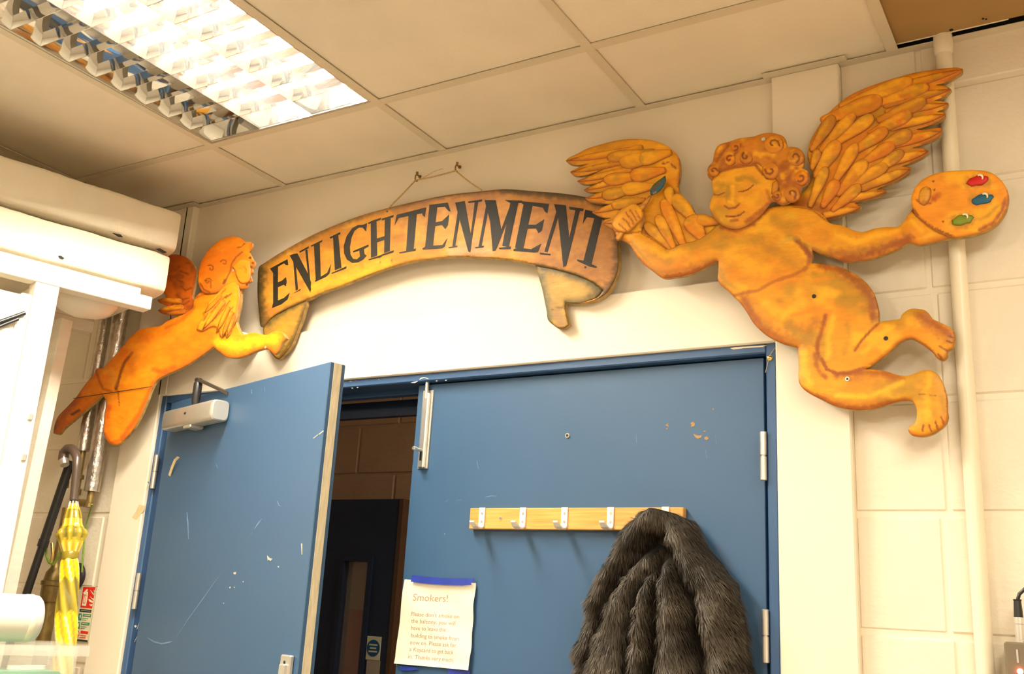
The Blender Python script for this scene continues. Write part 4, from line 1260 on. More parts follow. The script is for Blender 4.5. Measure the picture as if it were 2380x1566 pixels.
for x, y in ((160, 757), (2110, 705), (865, 355)):
    q = Z5([(x, y)])[0]
    MB().lathe(atY(q[0], q[1], YBN - .0005), NY, [(0, .003), (.001, .0026)], 8).build('nail_hole', M['black'], ban)
for x in (760, 1150):
    p = atY(x, 600 if x < 1000 else 520, -.02)
    MB().box((p.x - .02, YBN + .0159, p.z - .02), (p.x + .02, -.0003, p.z + .02)).build('batten', M['timber'], ban)
# wall hooks and the twine loop
HK = ((970, 402, 416), (1063, 379, 394))
ends = []
for x, ya, yb in HK:
    p = atY(x, yb, -.012)
    h = MB().tube([p + Vector((0, .012, .012)), p + Vector((0, -.004, .012)), p + Vector((0, -.010, .006)), p + Vector((0, -.010, -.004)), p + Vector((0, -.004, -.008)), p + Vector((0, .001, -.005))], .0022, 8)
    h.lathe(p + Vector((0, .012, .012)), NY, [(0, .005), (.003, .005)], 10)
    h.lathe(p + Vector((.001, -.004, .010)), (.1, -.2, 1), [(0, .004), (.010, .0035)], 8)
    o = h.build('wall_hook', M['brass'], None, True)
    tag(o, 'small brass wall hook straight above the first letter T of the banner' if x < 1000 else 'small brass wall hook straight above the second letter N of the banner', 'hook', 'hooks carrying the banner')
    ends.append(p + Vector((0, -.008, -.007)))
A, Bb = atY(902, 484, YBN - .001), atY(1119, 442, YBN - .001)
path = []
for a, b_, s_ in ((A, ends[0], 6), (ends[0], ends[1], 5), (ends[1], Bb, 6)):
    for k in range(s_):
        t = k / s_
        path.append(a.lerp(b_, t) + Vector((0, 0, -.002 * math.sin(t * math.pi))))
path.append(Bb)
tw = MB().tube(path, .0022, 7)
fray = ends[0] + (ends[1] - ends[0]) * .15
tw.tube([fray, atY(1010, 398, -.02), atY(1028, 392, -.022)], .0008, 5)
tag(tw.build('hanging_twine', M['string'], None, True), 'frayed twine looped over two hooks to hang the banner', 'string')

# ------------------------------------------------------------------ left cherub
Z4 = zt(100, 520, 2.9)
ch2 = empty('cherub_cutout', 'painted wooden cherub cutout seen from behind, reaching for the banner tail', 'wall figure')
YG = -.108
wl2 = Z4([(890, 205), (950, 220), (1000, 260), (1030, 320), (1022, 400), (1008, 480), (1010, 540), (980, 600), (900, 612), (840, 610), (790, 600), (770, 582), (832, 552), (780, 530), (765, 512), (830, 492), (800, 440), (790, 330), (810, 250), (850, 212)])
pw = Paint((190, 92, 14), (CDD, 6, .8), [((206, 104, 10), 40, .5, .6), (CDD, 30, .62, .5)], 91)
for q in (((900, 480), (940, 510), (980, 500)), ((900, 540), (950, 545), (985, 520)), ((850, 500), (880, 530), (860, 560)), ((930, 420), (960, 450), (1000, 430)), ((905, 380), (940, 390)), ((930, 320), (980, 340)), ((850, 590), (920, 570), (960, 580))):
    pw.stroke(Z4(q), 5, CDD, .85)
w2 = board('wing', wl2, YG + .010, .010, pw, ch2, res=2.8, relief=.002)
w2['label'] = 'darker folded wing beside the foam slabs'
feathers([((930, 520), (775, 512), 46), ((940, 560), (778, 580), 46), ((960, 590), (830, 606), 40)], Z4, w2, YG + .0085, True, 93, [(196, 100, 14), (186, 90, 12)])
b2 = Z4([(1060, 455), (1030, 480), (1005, 510), (1000, 560), (960, 595), (900, 622), (830, 652), (780, 685), (700, 695), (640, 712), (580, 760), (530, 820), (480, 880), (420, 940), (395, 968), (350, 975), (338, 1005), (300, 1050), (260, 1100), (215, 1165), (150, 1235), (90, 1300), (65, 1370), (60, 1410), (95, 1418), (130, 1380), (190, 1330), (260, 1270), (330, 1210), (392, 1150), (415, 1190), (405, 1290), (398, 1390), (410, 1440), (440, 1480), (490, 1490), (540, 1450), (600, 1380), (650, 1290), (690, 1200), (720, 1120), (760, 1052), (830, 1012), (900, 982), (980, 940), (1060, 885), (1140, 827), (1180, 862), (1230, 895), (1280, 903), (1350, 890), (1430, 855), (1500, 842), (1555, 880), (1585, 850), (1605, 800), (1635, 768), (1620, 740), (1560, 718), (1500, 745), (1410, 730), (1335, 747), (1310, 700), (1298, 660), (1318, 560), (1330, 440), (1240, 420), (1150, 440)])
pb2 = Paint((230, 134, 10), ((176, 88, 8), 9, .75), [((216, 108, 4), 60, .5, .6), ((244, 160, 20), 60, .54, .7)], 97)
pb2.stroke(Z4([(1180, 800), (1300, 830), (1420, 790), (1560, 780)]), 40, (248, 196, 24), .85, .9)
pb2.stroke(Z4([(600, 870), (550, 930), (520, 1010), (500, 1090), (490, 1115)]), 9, (120, 56, 8), .9)
pb2.stroke(Z4([(505, 1130), (515, 1230)]), 3.4, (120, 56, 8), .9, .4)
pb2.stroke(Z4([(500, 1070), (490, 1110)]), 10, (110, 50, 8), .9)
pb2.stroke(Z4([(350, 985), (380, 1060), (400, 1110), (460, 1130)]), 9, (170, 80, 8), .8)
pb2.stroke(Z4([(390, 985), (470, 1000), (480, 1070)]), 26, (222, 150, 50), .7)
pb2.stroke(Z4([(220, 1180), (150, 1270), (80, 1370)]), 36, (150, 66, 8), .7, .9)
pb2.stroke(Z4([(75, 1340), (70, 1400)]), 18, (84, 40, 10), .8, .9)
pb2.stroke(Z4([(240, 1255), (190, 1285)]), 8, (70, 32, 8), .8)
pb2.stroke(Z4([(440, 1240), (430, 1300)]), 18, (214, 84, 4), .8)
pb2.stroke(Z4([(510, 1290), (540, 1310), (530, 1350), (505, 1340)]), 4, (206, 110, 6), .8)
pb2.stroke(Z4([(410, 1420), (450, 1478), (520, 1450), (640, 1280), (740, 1070)]), 12, (206, 84, 4), .85)
pb2.stroke(Z4([(740, 980), (800, 1000), (880, 960)]), 16, (196, 84, 6), .8)
pb2.stroke(Z4([(640, 900), (800, 800), (960, 700)]), 50, (240, 152, 24), .6, .9)
pb2.stroke(Z4([(1010, 560), (940, 640), (830, 700)]), 14, (186, 88, 6), .7)
pb2.stroke(Z4([(1500, 760), (1490, 820)]), 5, (214, 150, 10), .8)
for q in (((1590, 770), (1560, 820)), ((1600, 800), (1565, 850))):
    pb2.stroke(Z4(q), 3, (200, 120, 10), .8)
pb2.stroke(Z4([(1000, 500), (1100, 470), (1200, 450)]), 8, (170, 76, 6), .8)
bd2 = board('body', b2, YG, .014, pb2, ch2, res=3.2, relief=.005, rw=12)
bd2['label'] = 'orange painted back, arm and legs'
h2 = Z4([(1062, 452), (1040, 390), (1042, 310), (1070, 230), (1120, 160), (1190, 105), (1270, 82), (1330, 95), (1365, 122), (1390, 118), (1408, 130), (1402, 165), (1382, 190), (1400, 215), (1408, 240), (1425, 255), (1418, 290), (1405, 300), (1412, 330), (1395, 345), (1402, 385), (1380, 400), (1372, 425), (1330, 438), (1300, 420), (1230, 425), (1160, 462), (1090, 466)])
pq = Paint((228, 128, 12), (CD, 7, .8), [((214, 104, 4), 50, .5, .6), ((242, 152, 22), 50, .55, .6)], 101)
def swirl(c, r, turns, ph0):
    return [(c[0] + r * (1 - .11 * a) * math.cos(ph0 + a * turns), c[1] + r * (1 - .11 * a) * math.sin(ph0 + a * turns)) for a in range(8)]
for c_, r_, t_, p_ in (((1130, 300), 26, .8, 4), ((1220, 262), 24, .8, 3.5), ((1110, 390), 28, -.7, 6)):
    pq.stroke(Z4(swirl(c_, r_, t_, p_)), 4, CDD, .85)
pq.stroke(Z4([(1340, 190), (1300, 225), (1270, 270), (1262, 320), (1240, 360), (1225, 390)]), 5, CDD, .85)
pq.stroke(Z4([(1355, 130), (1335, 155), (1310, 160)]), 4, CDD, .8)
pq.stroke(Z4([(1380, 270), (1350, 265), (1330, 290)]), 4, CD, .8)
pq.stroke(Z4([(1055, 400), (1080, 440), (1120, 460)]), 5, CDD, .8)
pq.stroke(Z4([(1225, 380), (1215, 400)]), 8, CDD, .9)
pq.stroke(Z4([(1090, 380), (1130, 390), (1130, 430)]), 5, CDD, .7)
for c_ in ((1392, 228), (1410, 262), (1400, 290), (1405, 335), (1400, 352), (1388, 395), (1370, 410)):
    pq.stroke(Z4([c_]), 8, (50, 26, 10), .95, .4)
hd2 = board('head', h2, YG - .006, .008, pq, ch2, res=2.4, relief=.004, rw=9)
hd2['label'] = 'curly painted head turned away'
nz2 = board('ear', Z4([(1270, 290), (1330, 240), (1385, 250), (1395, 320), (1380, 390), (1330, 400), (1300, 360), (1290, 320)]), YG - .008, .003,
            Paint((234, 138, 22), (CD, 4, .7), [(CR, 30, .5, .5)], 103).stroke(Z4([(1330, 300), (1360, 290), (1370, 330)]), 4, CD, .7), hd2, res=4, relief=.002)
wr2 = Z4([(1300, 362), (1312, 400), (1320, 500), (1308, 580), (1300, 640), (1275, 690), (1245, 760), (1232, 770), (1222, 735), (1200, 770), (1188, 755), (1185, 720), (1160, 735), (1168, 695), (1140, 690), (1060, 722), (1030, 710), (1060, 650), (1085, 615), (1070, 600), (1110, 545), (1105, 535), (1150, 490), (1230, 410)])
pw = Paint((240, 150, 22), (CD, 5, .75), [((246, 168, 40), 36, .5, .7), (CR, 40, .6, .5)], 107)
for q in (((1240, 480), (1180, 540), (1130, 600)), ((1260, 520), (1200, 590), (1140, 660)), ((1280, 560), (1230, 620), (1190, 690)), ((1290, 600), (1250, 660), (1225, 730)), ((1230, 440), (1200, 470)), ((1270, 470), (1230, 500)), ((1110, 600), (1080, 650)), ((1140, 620), (1120, 660))):
    pw.stroke(Z4(q), 4, CDD, .8, .5)
w3 = board('wing', wr2, YG - .005, .005, pw, ch2, res=2.8, relief=.002)
w3['label'] = 'pale folded wing on the shoulder'
feathers([((1200, 480), (1085, 602), 40), ((1220, 520), (1072, 712), 44), ((1250, 560), (1172, 722), 40), ((1270, 590), (1205, 762), 36), ((1285, 610), (1238, 756), 34)], Z4, w3, YG - .0062, True, 109, [(242, 156, 28), (234, 142, 20), (246, 164, 40)])
q = Z4([(1500, 832), (1283, 315)])
for p_ in q:
    MB().lathe(atY(p_[0], p_[1], YG - (.0005 if p_[1] > 700 else .0085)), NY, [(0, .004), (.001, .0036)], 10).build('screw', M['hinge'], ch2)
# thin wire holding the legs
wa, wb_ = Z4([(205, 1176)])[0], Z4([(735, 1096)])[0]
MB().tube([atY(*wa, YG - .002), atY(*wb_, YG - .002)], .0011, 6).build('tie_wire', M['black'], ch2)['label'] = 'thin dark wire tied round the legs'
for x, y in ((480, 640), (400, 780), (560, 790)):
    p = atY(x, y, -.08)
    MB().box((p.x - .018, YG + (.0139 if x != 480 else .0139), p.z - .02), (p.x + .018, (-PIER - .0003) if LP0 < p.x < LP1 else -.002, p.z + .02)).build('batten', M['timber'], ch2)
# small wire hook above the left wing
hk = atY(447, 590, -.026)
tag(MB().tube([hk + Vector((0, .004, -.012)), hk + Vector((-.002, -.004, -.006)), hk + Vector((-.004, -.006, .003)), hk + Vector((.002, -.006, .008)), hk + Vector((.006, -.006, .003))], .0012, 6).build('wire_hook', M['hinge'], None, True),
    'small bent wire hook in the pier beside the curly head', 'hook')

# ------------------------------------------------------------------ coat rail on the closed leaf
rail = empty('coat_rail', 'varnished pine coat rail with five metal hooks on the blue door', 'coat rail')
rp = [atY(1092, 1183, -.008), atY(1588, 1176, -.008), atY(1588, 1228, -.008), atY(1090, 1233, -.008)]
rx0, rx1 = (rp[0].x + rp[3].x) / 2, (rp[1].x + rp[2].x) / 2
rz1, rz0 = (rp[0].z + rp[1].z) / 2, (rp[2].z + rp[3].z) / 2
RY = -.008
MB().bbox((rx0, RY, rz0), (rx1, YL - .0002, rz1), .0015).build('board', M['pine'], rail)
hkm = None
hmid = (rz0 + rz1) / 2
for i, x in enumerate((1119, 1214, 1311, 1418, 1546)):
    X = atY(x, 1205, RY - .003).x
    hb_ = MB().bbox((X - .0085, RY - .003, rz0 + .004), (X + .0085, RY - .0001, rz1 + .001), .0025)
    o = hb_.build('hook', M['hookw'], rail, True)
    o['label'] = 'aluminium coat hook'
    arm = MB()
    pts = [(RY - .0015, rz0 + .010), (RY - .008, rz0 + .004), (RY - .020, rz0 + .003), (RY - .034, rz0 + .007), (RY - .046, rz0 + .016)]
    w_ = (.0075, .0075, .0075, .0085, .006)
    vs = []
    for (y, z), ww in zip(pts, w_):
        vs += [(X - ww, y, z), (X + ww, y, z)]
    k = len(vs)
    vs2 = [(a, b_, c - .004) for a, b_, c in vs]
    fs = []
    for j in range(4):
        a = 2 * j
        fs += [(a, a + 1, a + 3, a + 2), (k + a, k + a + 2, k + a + 3, k + a + 1), (a, a + 2, k + a + 2, k + a), (a + 1, k + a + 1, k + a + 3, a + 3)]
    fs += [(0, k, k + 1, 1), (k - 2, k - 1, 2 * k - 1, 2 * k - 2)]
    arm.add(vs + vs2, fs).build('hook_arm', M['hookw'], o)
    for dz_ in (.012, -.008):
        MB().lathe((X + .001, RY - .003, hmid + dz_), NY, [(0, .0034), (.0009, .003)], 10).build('screw', M['hinge'], o)
for x in (1163, 1476):
    p = atY(x, 1211 if x < 1300 else 1206, RY)
    sw = MB().lathe((p.x, RY, hmid + .001), NY, [(0, .0045), (.0012, .0036)], 12).build('screw', M['hinge'], rail)
    MB().box((p.x - .0028, RY - .0017, hmid + .0004), (p.x + .0028, RY - .0011, hmid + .0016)).build('slot', M['black'], sw)

# ------------------------------------------------------------------ fur coat
ZCO = zt(880, 1140, 2.644)
left = ZCO([(1690, 122), (1620, 155), (1560, 200), (1520, 240), (1495, 300), (1470, 365), (1440, 450), (1392, 515), (1350, 620), (1305, 730), (1255, 850), (1215, 920), (1198, 985), (1225, 1050), (1205, 1090), (1190, 1300), (1170, 1600)])
right = ZCO([(1740, 120), (1800, 132), (1850, 160), (1900, 175), (1930, 230), (1960, 300), (2010, 370), (2080, 450), (2130, 530), (2175, 570), (2182, 650), (2205, 750), (2225, 850), (2232, 950), (2250, 1060), (2262, 1130), (2280, 1300), (2300, 1600)])
def interp(tbl, y):
    return np.interp(y, [p[1] for p in tbl], [p[0] for p in tbl])
ys = np.linspace(left[0][1], 1740, 110)
NU = 90
P2 = []
for y in ys:
    a, b_ = interp(left, y), interp(right, y)
    for k in range(NU + 1):
        P2.append((a + (b_ - a) * k / NU, y))
P2 = np.array(P2)
uu = np.tile(np.linspace(-1, 1, NU + 1), len(ys))
vv = np.repeat((ys - ys[0]) / (ys[-1] - ys[0]), NU + 1)
h = (.022 + .085 * np.clip(vv * 3.0, 0, 1) ** .7) * np.sqrt(np.clip(1 - np.abs(uu) ** 2.6, 0, 1)) + .012
def fold(pts, w, dpt):
    d_ = polydist(P2, ZCO(pts))
    return dpt * np.exp(-(d_ / w) ** 2)
# collar and lapel roll, then the deep creases
h += fold([(1720, 150), (1640, 190), (1570, 270), (1530, 360), (1490, 450), (1420, 560), (1370, 680)], 24, .036)
h += fold([(1740, 150), (1830, 200), (1890, 300), (1960, 400), (2060, 500), (2140, 580)], 28, .030)
h -= fold([(1720, 240), (1640, 350), (1560, 480), (1500, 590), (1440, 700), (1400, 830)], 15, .060)
h -= fold([(1730, 230), (1740, 300), (1735, 360)], 20, .045)
h -= fold([(1770, 300), (1850, 420), (1910, 560), (1960, 680), (2000, 900), (2020, 1130), (2030, 1600)], 15, .060)
h -= fold([(1755, 420), (1760, 600), (1750, 850), (1745, 1127), (1745, 1600)], 13, .075)
h -= fold([(1690, 480), (1650, 640), (1615, 850), (1595, 1127), (1585, 1600)], 11, .052)
h -= fold([(1440, 720), (1400, 850), (1330, 1000), (1290, 1127), (1270, 1600)], 12, .048)
h -= fold([(1900, 620), (2050, 640), (2160, 600)], 30, .012)
h += fold([(1840, 480), (1870, 700), (1870, 1000), (1880, 1600)], 24, .020)
h += fold([(1560, 620), (1480, 850), (1430, 1127), (1420, 1600)], 26, .018)
h += fold([(1690, 620), (1680, 900), (1670, 1600)], 16, .014)
h += fold([(2080, 700), (2120, 900), (2140, 1600)], 24, .016)
h += (vnoise(P2, 26, 3) - .5) * .014 + (vnoise(P2, 11, 4) - .5) * .006
h = np.clip(h, .006, None)
Vc = []
for (x, y), hh_ in zip(P2, h):
    p = atY(x, y, -.035)
    Vc.append((p.x, YL - .002 - hh_, p.z))
nf = len(Vc)
Fc = []
for j in range(len(ys) - 1):
    for k in range(NU):
        a = j * (NU + 1) + k
        Fc.append((a, a + NU + 1, a + NU + 2, a + 1))
Vb = [(x, YL - .0015, z) for x, y, z in Vc]
per = [k for k in range(NU + 1)] + [j * (NU + 1) + NU for j in range(1, len(ys))] + [(len(ys) - 1) * (NU + 1) + k for k in range(NU - 1, -1, -1)] + [j * (NU + 1) for j in range(len(ys) - 2, 0, -1)]
bi = {i: nf + n_ for n_, i in enumerate(per)}
Vall = Vc + [Vb[i] for i in per]
for a, b_ in zip(per, per[1:] + per[:1]):
    Fc.append((b_, a, bi[a], bi[b_]))
Fc.append(tuple(bi[i] for i in per))
coat = empty('fur_coat', 'shaggy grey brown fur coat hanging from the pine coat rail', 'coat')
me = bpy.data.meshes.new('coat_shell')
me.from_pydata(Vall, [], Fc)
link('coat_shell', me, M['fur_skin'], coat, 'all')
Vn = np.array(Vc).reshape(len(ys), NU + 1, 3)
du = np.gradient(Vn, axis=1)
dv = np.gradient(Vn, axis=0)
nn = np.cross(du, dv)
nn /= np.linalg.norm(nn, axis=2, keepdims=True) + 1e-9
if nn[..., 1].mean() > 0:
    nn = -nn
NS = 60000
jj = rng.uniform(0, len(ys) - 1.001, NS)
kk_ = rng.uniform(0, NU - .001, NS)
edge_extra = rng.random(NS) < .10
kk_ = np.where(edge_extra, np.where(rng.random(NS) < .5, rng.uniform(0, 2.5, NS), rng.uniform(NU - 2.5, NU - .001, NS)), kk_)
j0, k0 = jj.astype(int), kk_.astype(int)
fj, fk = (jj - j0)[:, None], (kk_ - k0)[:, None]
def bil(A):
    return (A[j0, k0] * (1 - fk) + A[j0, k0 + 1] * fk) * (1 - fj) + (A[j0 + 1, k0] * (1 - fk) + A[j0 + 1, k0 + 1] * fk) * fj
root, nrm = bil(Vn), bil(nn)
nrm /= np.linalg.norm(nrm, axis=1, keepdims=True)
hang = Vn[0, NU // 2]
flow = root - hang
flow[:, 1] = 0
flow[:, 2] -= .10
flow /= np.linalg.norm(flow, axis=1, keepdims=True)
pxs = np.column_stack([interp(left, ys[j0]) + (kk_ / NU) * (interp(right, ys[j0]) - interp(left, ys[j0])), ys[j0]])
cl_n = vnoise(pxs, 14, 8) - .5
cl_m = vnoise(pxs, 14, 9) - .5
dirn = flow + nrm * .55 + np.column_stack([cl_n * 1.1, np.zeros(NS), cl_m * .7]) + rng.normal(0, .16, (NS, 3))
sideu = np.abs(kk_ / NU * 2 - 1)
dirn[:, 0] += np.sign(kk_ / NU - .5) * np.clip(sideu - .85, 0, 1) * 2.5
dirn /= np.linalg.norm(dirn, axis=1, keepdims=True)
ln_ = rng.uniform(.014, .028, NS)[:, None]
mid = root + dirn * ln_ * .55
tip = root + dirn * ln_ * .8 + flow * ln_ * .35
sd = np.cross(dirn, nrm)
sd /= np.linalg.norm(sd, axis=1, keepdims=True) + 1e-9
wd = rng.uniform(.0005, .0010, NS)[:, None]
VS = np.stack([root - sd * wd, root + sd * wd, mid - sd * wd * .8, mid + sd * wd * .8, tip], 1).reshape(-1, 3)
base_i = np.arange(NS) * 5
tri = np.stack([np.stack([base_i, base_i + 1, base_i + 3], 1), np.stack([base_i, base_i + 3, base_i + 2], 1), np.stack([base_i + 2, base_i + 3, base_i + 4], 1)], 1).reshape(-1, 3)
me = bpy.data.meshes.new('fur')
me.vertices.add(len(VS))
me.vertices.foreach_set('co', VS.ravel())
me.loops.add(len(tri) * 3)
me.loops.foreach_set('vertex_index', tri.ravel().astype(np.int32))
me.polygons.add(len(tri))
me.polygons.foreach_set('loop_start', np.arange(len(tri), dtype=np.int32) * 3)
me.update(calc_edges=True)
tone = np.clip(.45 * rng.random(NS) + .8 * (vnoise(pxs, 40, 12) - .2), 0, 1)[:, None]
c_root = lin((26, 22, 18)) * (1 - tone) + lin((50, 44, 38)) * tone
c_tip = lin((50, 44, 37)) * (1 - tone) + lin((118, 108, 95)) * tone
colr = np.ones((NS, 5, 4))
colr[:, 0:2, :3] = c_root[:, None]
colr[:, 2:4, :3] = ((c_root + c_tip) / 2)[:, None]
colr[:, 4, :3] = c_tip
me.attributes.new('paint', 'FLOAT_COLOR', 'POINT').data.foreach_set('color', colr.ravel())
fo = link('fur', me, M['fur'], coat)
fo['kind'] = 'stuff'
base_at(coat)

# ------------------------------------------------------------------ paper notice taped to the leaf
note = empty('paper_notice', 'cream paper notice to smokers taped to the blue door with blue tape', 'notice')
ZN = zt(900, 1320, 6.365)
cor = ZN([(262, 168), (1315, 222), (1238, 1510), (122, 1410)])
YN = YL - .004
def note_px(u, v):
    a, b_, c, d_ = (np.array(q) for q in cor)
    p = (a * (1 - u) + b_ * u) * (1 - v) + (d_ * (1 - u) + c * u) * v
    if u > .98:
        p = p + np.array([0.9 * math.sin(v * 19), 0])
    return p
def note_pt(u, v, off=0.0):
    x, y = note_px(u, v)
    buck = .0022 * math.sin(u * 5 + v * 3) + .0020 * math.sin(v * 9 - u * 7) + .004 * (v > .93) * (v - .93) / .07 + .003 * max(0, u - .9) / .1
    p = atY(x, y, YN)
    return Vector((p.x, YN - .0015 - max(-.003, buck) - off, p.z))
nu = 26
vs = [note_pt(i / nu, j / nu) for j in range(nu + 1) for i in range(nu + 1)]
fs = [(j * (nu + 1) + i, (j + 1) * (nu + 1) + i, (j + 1) * (nu + 1) + i + 1, j * (nu + 1) + i + 1) for j in range(nu) for i in range(nu)]
nv = len(vs)
vs2 = [v + Vector((0, .0003, 0)) for v in vs]
sheet = MB().add(vs + vs2, fs + [tuple(i + nv for i in f[::-1]) for f in fs]).build('sheet', M['paper'], note, 'all', fix=False)
def text_mesh(s, p0, p1, hgt, name, parent, m):
    """one line of lettering between two photo points, laid on the sheet"""
    cu = bpy.data.curves.new('t', 'FONT')
    cu.body = s
    cu.resolution_u = 3
    ob = bpy.data.objects.new('t', cu)
    COL.objects.link(ob)
    dg = bpy.context.evaluated_depsgraph_get()
    dg.update()
    tm_ = ob.evaluated_get(dg).to_mesh()
    v = np.array([tuple(q.co) for q in tm_.vertices])
    f = [tuple(q.vertices) for q in tm_.polygons]
    bpy.data.objects.remove(ob)
    bpy.data.curves.remove(cu)
    v[:, 0] = (v[:, 0] - v[:, 0].min()) / (v[:, 0].max() - v[:, 0].min())
    a, b_ = np.array(p0, float), np.array(p1, float)
    dn = np.array(cor[3]) - np.array(cor[0])
    dn = dn / np.hypot(*dn)
    out = []
    for q in v:
        p = a + (b_ - a) * q[0] - dn * q[1] * hgt
        w_ = atY(p[0], p[1], YN - .0075)
        out.append(w_)
    # settle each vertex onto the sheet
    A = np.array(cor)
    res = []
    for w_, q in zip(out, v):
        p = a + (b_ - a) * q[0] - dn * q[1] * hgt
        # solve bilinear by a few steps
        u_, v_ = .5, .5
        for _ in range(6):
            e0 = note_px(u_, v_)
            ju = (note_px(u_ + .01, v_) - e0) / .01
            jv = (note_px(u_, v_ + .01) - e0) / .01
            du_ = np.linalg.solve(np.column_stack([ju, jv]), p - e0)
            u_, v_ = u_ + du_[0], v_ + du_[1]
        res.append(note_pt(min(u_, .975), v_, .0004))
    return MB().add(res, f).build(name, m, parent, fix=False)
lines = [('Smokers!', (395, 482), (890, 500), 150), ("Please don't smoke on", (370, 705), (1055, 745), 88), ('the balcony, you will', (366, 808), (1000, 845), 88), ('have to leave the', (358, 912), (870, 940), 88),
         ('building to smoke from', (350, 1020), (1060, 1075), 88), ('now on. Please ask for', (340, 1125), (1030, 1170), 88), ('a Keycard to get back', (330, 1228), (990, 1275), 88), ('in. Thanks very much.', (315, 1335), (990, 1390), 88)]
for s, p0, p1, hg in lines:
    q0, q1 = ZN([p0, p1])
    text_mesh(s, q0, q1, hg / 6.365, 'print_line', sheet, M['ink'])
for poly in ([(365, 100), (560, 125), (800, 145), (1050, 150), (1180, 152), (1215, 150), (1285, 152), (1278, 205), (1238, 212), (1240, 250), (1100, 258), (900, 252), (640, 235), (480, 220), (348, 200)],
             [(890, 1462), (1050, 1465), (1230, 1510), (1215, 1600), (910, 1590)], [(190, 1440), (400, 1462), (470, 1500), (300, 1520), (195, 1515)]):
    b = MB().slab([atY(x, y, YN - .0095 if poly[0][1] < 500 else YN - .001) for x, y in ZN(poly)], (0, .0008, 0))
    b.build('tape', M['tape'], note)
base_at(note)

# ------------------------------------------------------------------ small things on the frame and wall
p = atY(1789, 832, -.0122)
pin = MB().lathe(p, NY, [(0, .0065), (.002, .0065), (.004, .0045), (.005, .001)], 16)
pin = tag(pin.build('drawing_pin', M['bright_brass'], None, True), 'brass drawing pin in the corner of the blue frame', 'pin')
th = atY(1779, 866, -.014)
MB().tube([p + Vector((.012, .0, .022)), p + Vector((.004, -.003, .010)), p + Vector((0, -.004, 0)), p + Vector((-.004, -.002, -.012)), th], .0007, 5).build('thread', M['string'], pin)
ts = fl_([(95, 692), (127, 698), (118, 725), (80, 770), (60, 758), (80, 725)])
tag(plate(ts, lambda x, y: atY(x, y, -PIER - .0008), (0, .0005, 0)).build('tape_scrap', M['masking']), 'scrap of yellowed tape on the pier left of the blue doors', 'tape')
nl = atY(349, 1122, -PIER - .001)
tag(MB().tube([nl + Vector((-.01, .003, 0)), nl + Vector((.004, -.012, .002))], .0012, 6).build('nail', M['brass']), 'bent nail in the pier beside the open door', 'nail')
ck = [line_poly([(441, 330), (439, 342), (436, 354)], 1.6)]
tag(MB().slab([atZ(x, y, ZC + .0060) for x, y in ck[0]], (0, 0, .0004)).build('ceiling_scratch', M['brass']), 'dark scratch on the ceiling tile beside the light', 'mark')

# ------------------------------------------------------------------ right hand wall: conduit and socket box
cx0 = atY(2240, 700, -.02).x
cx_t = atY(2192, 130, -.02).x
cx_b = atY(2284, 1560, -.02).x
xc_ = (cx0 + cx_t + cx_b) / 3
con = empty('conduit_pipe', 'cream painted conduit pipe running up the wall beside the palette', 'pipe')
MB().lathe((xc_, -.0175, .02), (0, 0, 1), [(0, .0160), (ZC - .05, .0160)], 24).build('pipe', M['conduit'], con, True)
MB().lathe((xc_, -.0175, ZC - .036), (0, 0, 1), [(0, .0160), (.006, .0190), (.03, .0200), (.05, .019), (.055, .014)], 24).build('coupler', M['conduit'], con, True)
for z in (.6, 1.35, 2.3):
    MB().bbox((xc_ - .012, -.012, z - .008), (xc_ + .012, -.0003, z + .008), .002).build('saddle', M['conduit'], con)
base_at(con)
bx0, bz1 = atY(2333, 1500, -.09).x, atY(2345, 1491, -.09).z
sb = empty('socket_box', 'grey metal socket box with a red light at the wall edge', 'socket box')
MB().bbox((bx0, -.09, bz1 - .22), (bx0 + .16, -.0003, bz1), .003).build('box', M['greybox'], sb)
lp_ = atY(2371, 1560, -.091)
MB().lathe(lp_ + Vector((0, .0005, 0)), NY, [(0, .005), (.003, .0048), (.006, .003)], 14).build('indicator_light', M['led'], sb, True)
lz = atY(2366, 1540, -.0905)
MB().box((lz.x - .0015, -.0908, lz.z), (lz.x + .0015, -.0895, lz.z + .022)).build('mark', M['alu'], sb)
base_at(sb)
cn = empty('microphone_plug', 'metal cable plug with black sleeve standing on the grey socket box', 'plug')
cb0 = Vector((atY(2371, 1480, -.06).x, -.06, bz1 + .0003))
MB().lathe(cb0, (0, 0, 1), [(0, .0085), (.003, .0085), (.004, .0075), (.030, .0075), (.031, .0085), (.042, .0085)], 18).build('plug_body', M['alu'], cn, True)
MB().lathe(cb0 + Vector((0, 0, .042)), (0, 0, 1), [(0, .0078), (.028, .0062), (.029, .007), (.031, .007)], 18).build('sleeve', M['black'], cn, True)
MB().tube([cb0 + Vector((0, 0, .07)), cb0 + Vector((.004, 0, .082)), cb0 + Vector((.016, 0, .094)), cb0 + Vector((.04, 0, .10)), cb0 + Vector((.07, -.02, .09)), cb0 + Vector((.1, -.05, .03)), cb0 + Vector((.105, -.055, -.4))], .0032, 10).build('cable', M['black'], cn, True)
base_at(cn)

